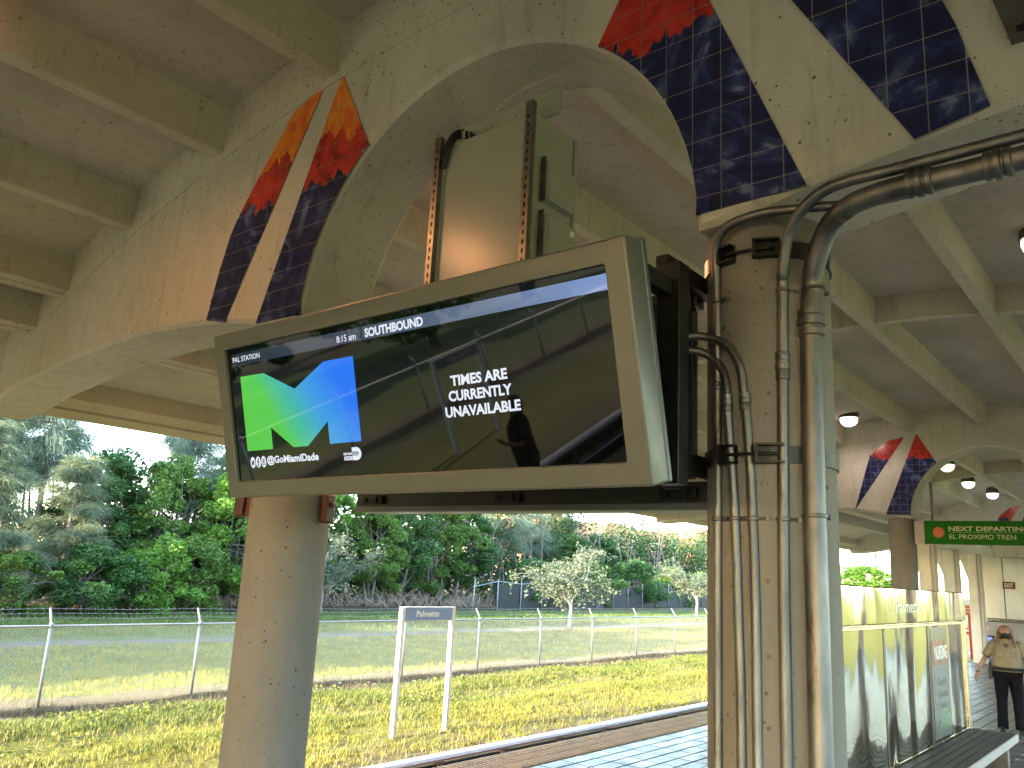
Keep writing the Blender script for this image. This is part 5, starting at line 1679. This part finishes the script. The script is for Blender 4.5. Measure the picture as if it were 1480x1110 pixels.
# ------------------------------------------------------------------ people
m_skin = mat('skin', (.30, .165, .11), .5, 0, .08, 12)
m_hair = mat('blond_hair', (.20, .115, .045), .5, 0, .35, 14, .4, 40, stretch=(3, 3, .4))
m_tan = mat('tan_uniform_cloth', (.20, .165, .11), .8, 0, .10, 10, .25, 25)
m_navy = mat('black_uniform_cloth', (.006, .0055, .008), .85, 0, .3, 8, .25, 20, spec=.1)
m_eye = mat('eye_white', (.7, .7, .68), .2)
def skin_mesh(verts, edges, root, sub=2):
    me = bpy.data.meshes.new('body')
    me.from_pydata([v[:3] for v in verts], edges, [])
    ob = bpy.data.objects.new('body', me); COL.objects.link(ob)
    sk = ob.modifiers.new('skin', 'SKIN'); sk.use_smooth_shade = True
    sv = me.skin_vertices[0].data
    for i, v in enumerate(verts):
        r_ = v[3]; sv[i].radius = (r_, v[4] if len(v) > 4 else r_)
        sv[i].use_root = (i == root)
    ss = ob.modifiers.new('sub', 'SUBSURF'); ss.levels = sub; ss.render_levels = sub
    dg = bpy.context.evaluated_depsgraph_get(); dg.update()
    out = bpy.data.meshes.new_from_object(ob.evaluated_get(dg))
    bpy.data.objects.remove(ob)
    out.polygons.foreach_set('use_smooth', np.ones(len(out.polygons), bool))
    return out
def hand(verts, edges, wrist, d, side, curl):
    """palm and five bent fingers hanging from the wrist vertex, d = unit vector down the hand, side = towards the thumb"""
    w = Vector(verts[wrist][:3]); d = Vector(d).normalized(); s_ = Vector(side).normalized(); f = Vector(curl).normalized()
    def add(p, r_, prev):
        verts.append((p.x, p.y, p.z, r_)); edges.append((prev, len(verts) - 1)); return len(verts) - 1
    palm = add(w + d * .055, .024, wrist); kn = add(w + d * .085, .024, palm)
    for k, (o, L) in enumerate(((.026, .072), (.009, .082), (-.009, .076), (-.026, .060))):
        a = add(w + d * .095 + s_ * o, .0095, kn)
        b = add(w + d * (.095 + L * .5) + s_ * o * 1.1 + f * .010, .0088, a)
        add(w + d * (.095 + L * .92) + s_ * o * 1.1 + f * .030, .0075, b)
    a = add(w + d * .035 + s_ * .036 + f * .008, .011, palm); b = add(w + d * .066 + s_ * .050 + f * .020, .010, a); add(w + d * .088 + s_ * .050 + f * .032, .0085, b)

def person(name, label, loc, rz, shirt, trouser, hairm, arms, guard=True):
    t = thing(name, label, 'person', loc)
    t.rotation_euler.z = rz
    Vv = [(0, 0, .98, .12), (0, 0, 1.15, .12), (0, -.01, 1.32, .12), (0, -.01, 1.41, .062), (0, .008, 1.475, .052), (0, .020, 1.53, .072, .082), (0, .022, 1.585, .076, .088), (0, .012, 1.625, .05, .06)]
    E_ = [(0, 1), (1, 2), (2, 3), (3, 4), (4, 5), (5, 6), (6, 7)]
    def chain(prev, pts):
        for p in pts:
            Vv.append(p); E_.append((prev, len(Vv) - 1)); prev = len(Vv) - 1
        return prev
    # nose
    chain(5, [(0, .100, 1.535, .012)])
    for sg, A in ((1, arms[0]), (-1, arms[1])):
        sh = (sg * .155, -.01, 1.37, .058)
        (ex, ey, ez), (wx, wy, wz) = A['elbow'], A['wrist']
        w = chain(2, [sh, (sg * .155 * .35 + ex * .65, ey * .6, 1.37 * .4 + ez * .6, .046), (ex, ey, ez, .041), ((ex + wx) / 2, (ey + wy) / 2, (ez + wz) / 2, .038), (wx, wy, wz, .026)])
        hand(Vv, E_, w, A['dir'], A['thumb'], A['curl'])
        hip = chain(0, [(sg * .10, 0, .90, .10), (sg * .11, .01, .70, .085), (sg * .115, .015, .49, .062), (sg * .12, -.005, .28, .056), (sg * .125, -.01, .09, .042)])
        chain(hip, [(sg * .13, .07, .045, .038), (sg * .135, .14, .035, .03)])
    me = skin_mesh(Vv, E_, 0)
    me.materials.clear(); me.materials.append(m_skin)
    link('body', me, t)
    # shirt: torso loft and sleeves
    mb = MB()
    mb.loft([((0, .01, .935), .205, .150), ((0, .015, 1.0), .215, .160), ((0, .018, 1.08), .205, .155), ((0, .02, 1.18), .205, .155), ((0, .012, 1.28), .210, .150), ((0, -.005, 1.36), .195, .115), ((0, -.01, 1.405), .12, .085), ((0, -.008, 1.435), .075, .07)], 22)
    for sg, A in ((1, arms[0]), (-1, arms[1])):
        (ex, ey, ez) = A['elbow']
        P = [(sg * .13, -.01, 1.375), (sg * .185, -.008, 1.345), ((sg * .19 + ex) / 2, ey * .5, (1.33 + ez) / 2), (ex * .97, ey * .95, ez + .035)]
        mb.tube(P, [.075, .080, .070, .066], 14)
    mb.build('shirt', shirt, t, smooth=True)
    mb = MB()
    for sg in (1, -1):
        mb.prism([(sg * .005, 1.452), (sg * .075, 1.425), (sg * .045, 1.372)], 1, .060, .072)
    mb.build('collar', shirt, t)
    # trousers
    mb = MB()
    mb.loft([((0, .008, 1.0), .195, .145), ((0, .005, .93), .212, .158), ((0, 0, .86), .218, .160), ((0, 0, .80), .205, .150)], 22)
    for sg in (1, -1):
        mb.loft([((sg * .095, 0, .88), .110, .150), ((sg * .102, .004, .78), .108, .138), ((sg * .108, .01, .64), .096, .116), ((sg * .114, .015, .48), .080, .094), ((sg * .120, .0, .28), .076, .086), ((sg * .126, -.005, .09), .080, .088), ((sg * .126, -.003, .055), .078, .088)], 18)
    mb.build('trousers', trouser, t, smooth=True)
    for sg in (1, -1):
        mb = MB()
        P = [(sg * .128, -.07, .05), (sg * .129, -.02, .055), (sg * .132, .06, .048), (sg * .137, .13, .038), (sg * .139, .175, .034)]
        mb.tube(P, [.035, .047, .046, .040, .022], 12); mb.box(sg * .132 - .042, sg * .132 + .042, -.095, .18, 0, .022)
        mb.build('shoe', m_black, t, smooth=False)
    # hair
    mb = MB()
    g = np.random.default_rng(3)
    mb.loft([((0, -.055, 1.44), .085, .045), ((0, -.05, 1.50), .096, .062), ((0, -.040, 1.56), .100, .078), ((0, -.030, 1.615), .096, .084), ((0, -.022, 1.650), .070, .066), ((0, -.02, 1.668), .03, .03)], 20)
    if guard:
        for k in range(46):
            sg = 1 if k % 2 else -1
            a = g.uniform(.75, 1.6); y0 = .06 - .09 * a + g.normal() * .012
            x0 = sg * (.075 + .03 * g.random())
            e = (sg * (.10 + .06 * g.random()), .075 - .06 * g.random(), 1.22 + .14 * g.random())
            P = [(x0 * .8, y0 * .9, 1.615), (x0 * 1.12, y0, 1.54), (sg * (.105 + .02 * g.random()), .02 + g.normal() * .02, 1.44), (sg * (.115 + .035 * g.random()), .06 + g.normal() * .015, 1.34), e]
            mb.tube(catmull(P, 4), [.013] * 12 + [.011, .009, .007, .005, .003], 5)
    mb.build('hair', hairm, t, smooth=True)
    if guard:
        mb = MB()
        vs_ = []
        for r_, (z, dd) in enumerate(((1.548, .092), (1.525, .106), (1.50, .104), (1.478, .088), (1.462, .06))):
            for k in range(9):
                a = R(-68 + 17 * k); w_ = .079 - .004 * r_
                vs_.append((math.sin(a) * w_, .012 + math.cos(a) * (dd if abs(k - 4) < 3 else .085), z - .01 * abs(k - 4) / 4 * (1 if r_ > 2 else -1)))
        mb.add(vs_, [(r_ * 9 + k, r_ * 9 + k + 1, r_ * 9 + k + 10, r_ * 9 + k + 9) for r_ in range(4) for k in range(8)])
        mb.build('mask', m_black, t, smooth=True)
        mb = MB()
        for sg in (1, -1):
            P = [(sg * .036 + .031 * math.cos(a), .103, 1.566 + .024 * math.sin(a)) for a in np.linspace(0, 2 * PI, 15)]
            mb.tube(P, .0035, 5, False); mb.tube([(sg * .067, .10, 1.57), (sg * .085, .02, 1.575)], .003, 5)
        mb.tube([(-.006, .106, 1.568), (.006, .106, 1.568)], .003, 5)
        mb.build('glasses', m_bark_p, t)
        for sg in (1, -1):
            mb = MB(); mb.lathe([(.0, -.011), (.008, -.008), (.011, 0), (.008, .008), (.0, .011)], (sg * .034, .086, 1.564), 2, 10, False); mb.build('eye', m_eye, t, smooth=True)
        mb = MB(); mb.tube(catmull([(.208 * math.cos(a), .004 + .160 * math.sin(a), .985) for a in np.linspace(0, 2 * PI, 17)], 2), .028, 8, False); mb.build('belt', m_black, t, smooth=True)
        mb = MB(); mb.cbox(.215, .275, -.06, .05, .80, .99, .012); mb.cbox(.225, .262, -.05, .0, .98, 1.07, .010); mb.build('holster', m_black, t)
        mb = MB(); mb.cbox(-.275, -.215, -.02, .07, .88, 1.0, .012); mb.build('radio', m_black, t)
        mb = MB(); mb.prism([(0, 1.385), (.035, 1.372), (.03, 1.335), (.0, 1.30), (-.03, 1.335), (-.035, 1.372)], 1, .118, .132); mb.build('neck_scarf', m_black, t)
        for sg in (1, -1):
            mb = MB(); mb.cbox(sg * .10 - .045, sg * .10 + .045, .150, .170, 1.17, 1.265, .006); mb.build('pocket', shirt, t)
        mb = MB(); mb.lathe([(0, 0), (.012, .003), (.012, .006), (0, .008)], (.09, .173, 1.30), 1, 10, False); mb.build('badge', m_galv, t)
        mb = MB(); mb.lathe([(.030, -.008), (.030, .008)], A_WR, 2, 12, False); mb.build('bracelet', m_black, t)
    return t
A_WR = (.435, .035, .905)
arms = ({'elbow': (.315, -.03, 1.125), 'wrist': (.435, .035, .905), 'dir': (.30, .12, -.95), 'thumb': (-.4, .9, 0), 'curl': (-.8, -.3, -.2)},
        {'elbow': (-.30, -.05, 1.11), 'wrist': (-.27, .13, .935), 'dir': (.15, .55, -.82), 'thumb': (.5, .7, .3), 'curl': (.8, -.2, -.2)})
gd = person('person', 'person in tan uniform shirt and black trousers walking, long blond hair and black mask', (16.1, 2.50, 0), R(99), m_tan, m_navy, m_hair, arms)
gd.scale = (1, 1, 1)
pw = Vector((-.245, .20, .86))
arms2 = ({'elbow': (.27, .02, 1.10), 'wrist': (.12, .22, 1.12), 'dir': (-.6, .6, .3), 'thumb': (0, .3, 1), 'curl': (-.5, -.5, 0)}, {'elbow': (-.25, -.02, 1.09), 'wrist': (-.27, .04, .85), 'dir': (0, .1, -1), 'thumb': (.3, .9, 0), 'curl': (.8, -.2, -.2)})
person('person', 'person in dark clothes standing at the platform edge, mirrored in the display', (-2.2, 6.3, 0), R(-40), m_navy, m_navy, m_bark, arms2, False)
ph = thing('phone', 'pale phone held at the hip by the uniformed person', 'phone', Matrix.Translation((16.1, 2.50, 0)) @ Matrix.Rotation(R(99), 4, 'Z') @ pw)
ph.rotation_euler.z = R(99)
mb = MB(); mb.cbox(-.036, .036, -.006, .006, -.07, .07, .004); mb.build('shell', m_white, ph)
mb = MB(); mb.box(-.031, .031, .0065, .0075, -.062, .062); mb.build('glass', m_glass_d, ph)
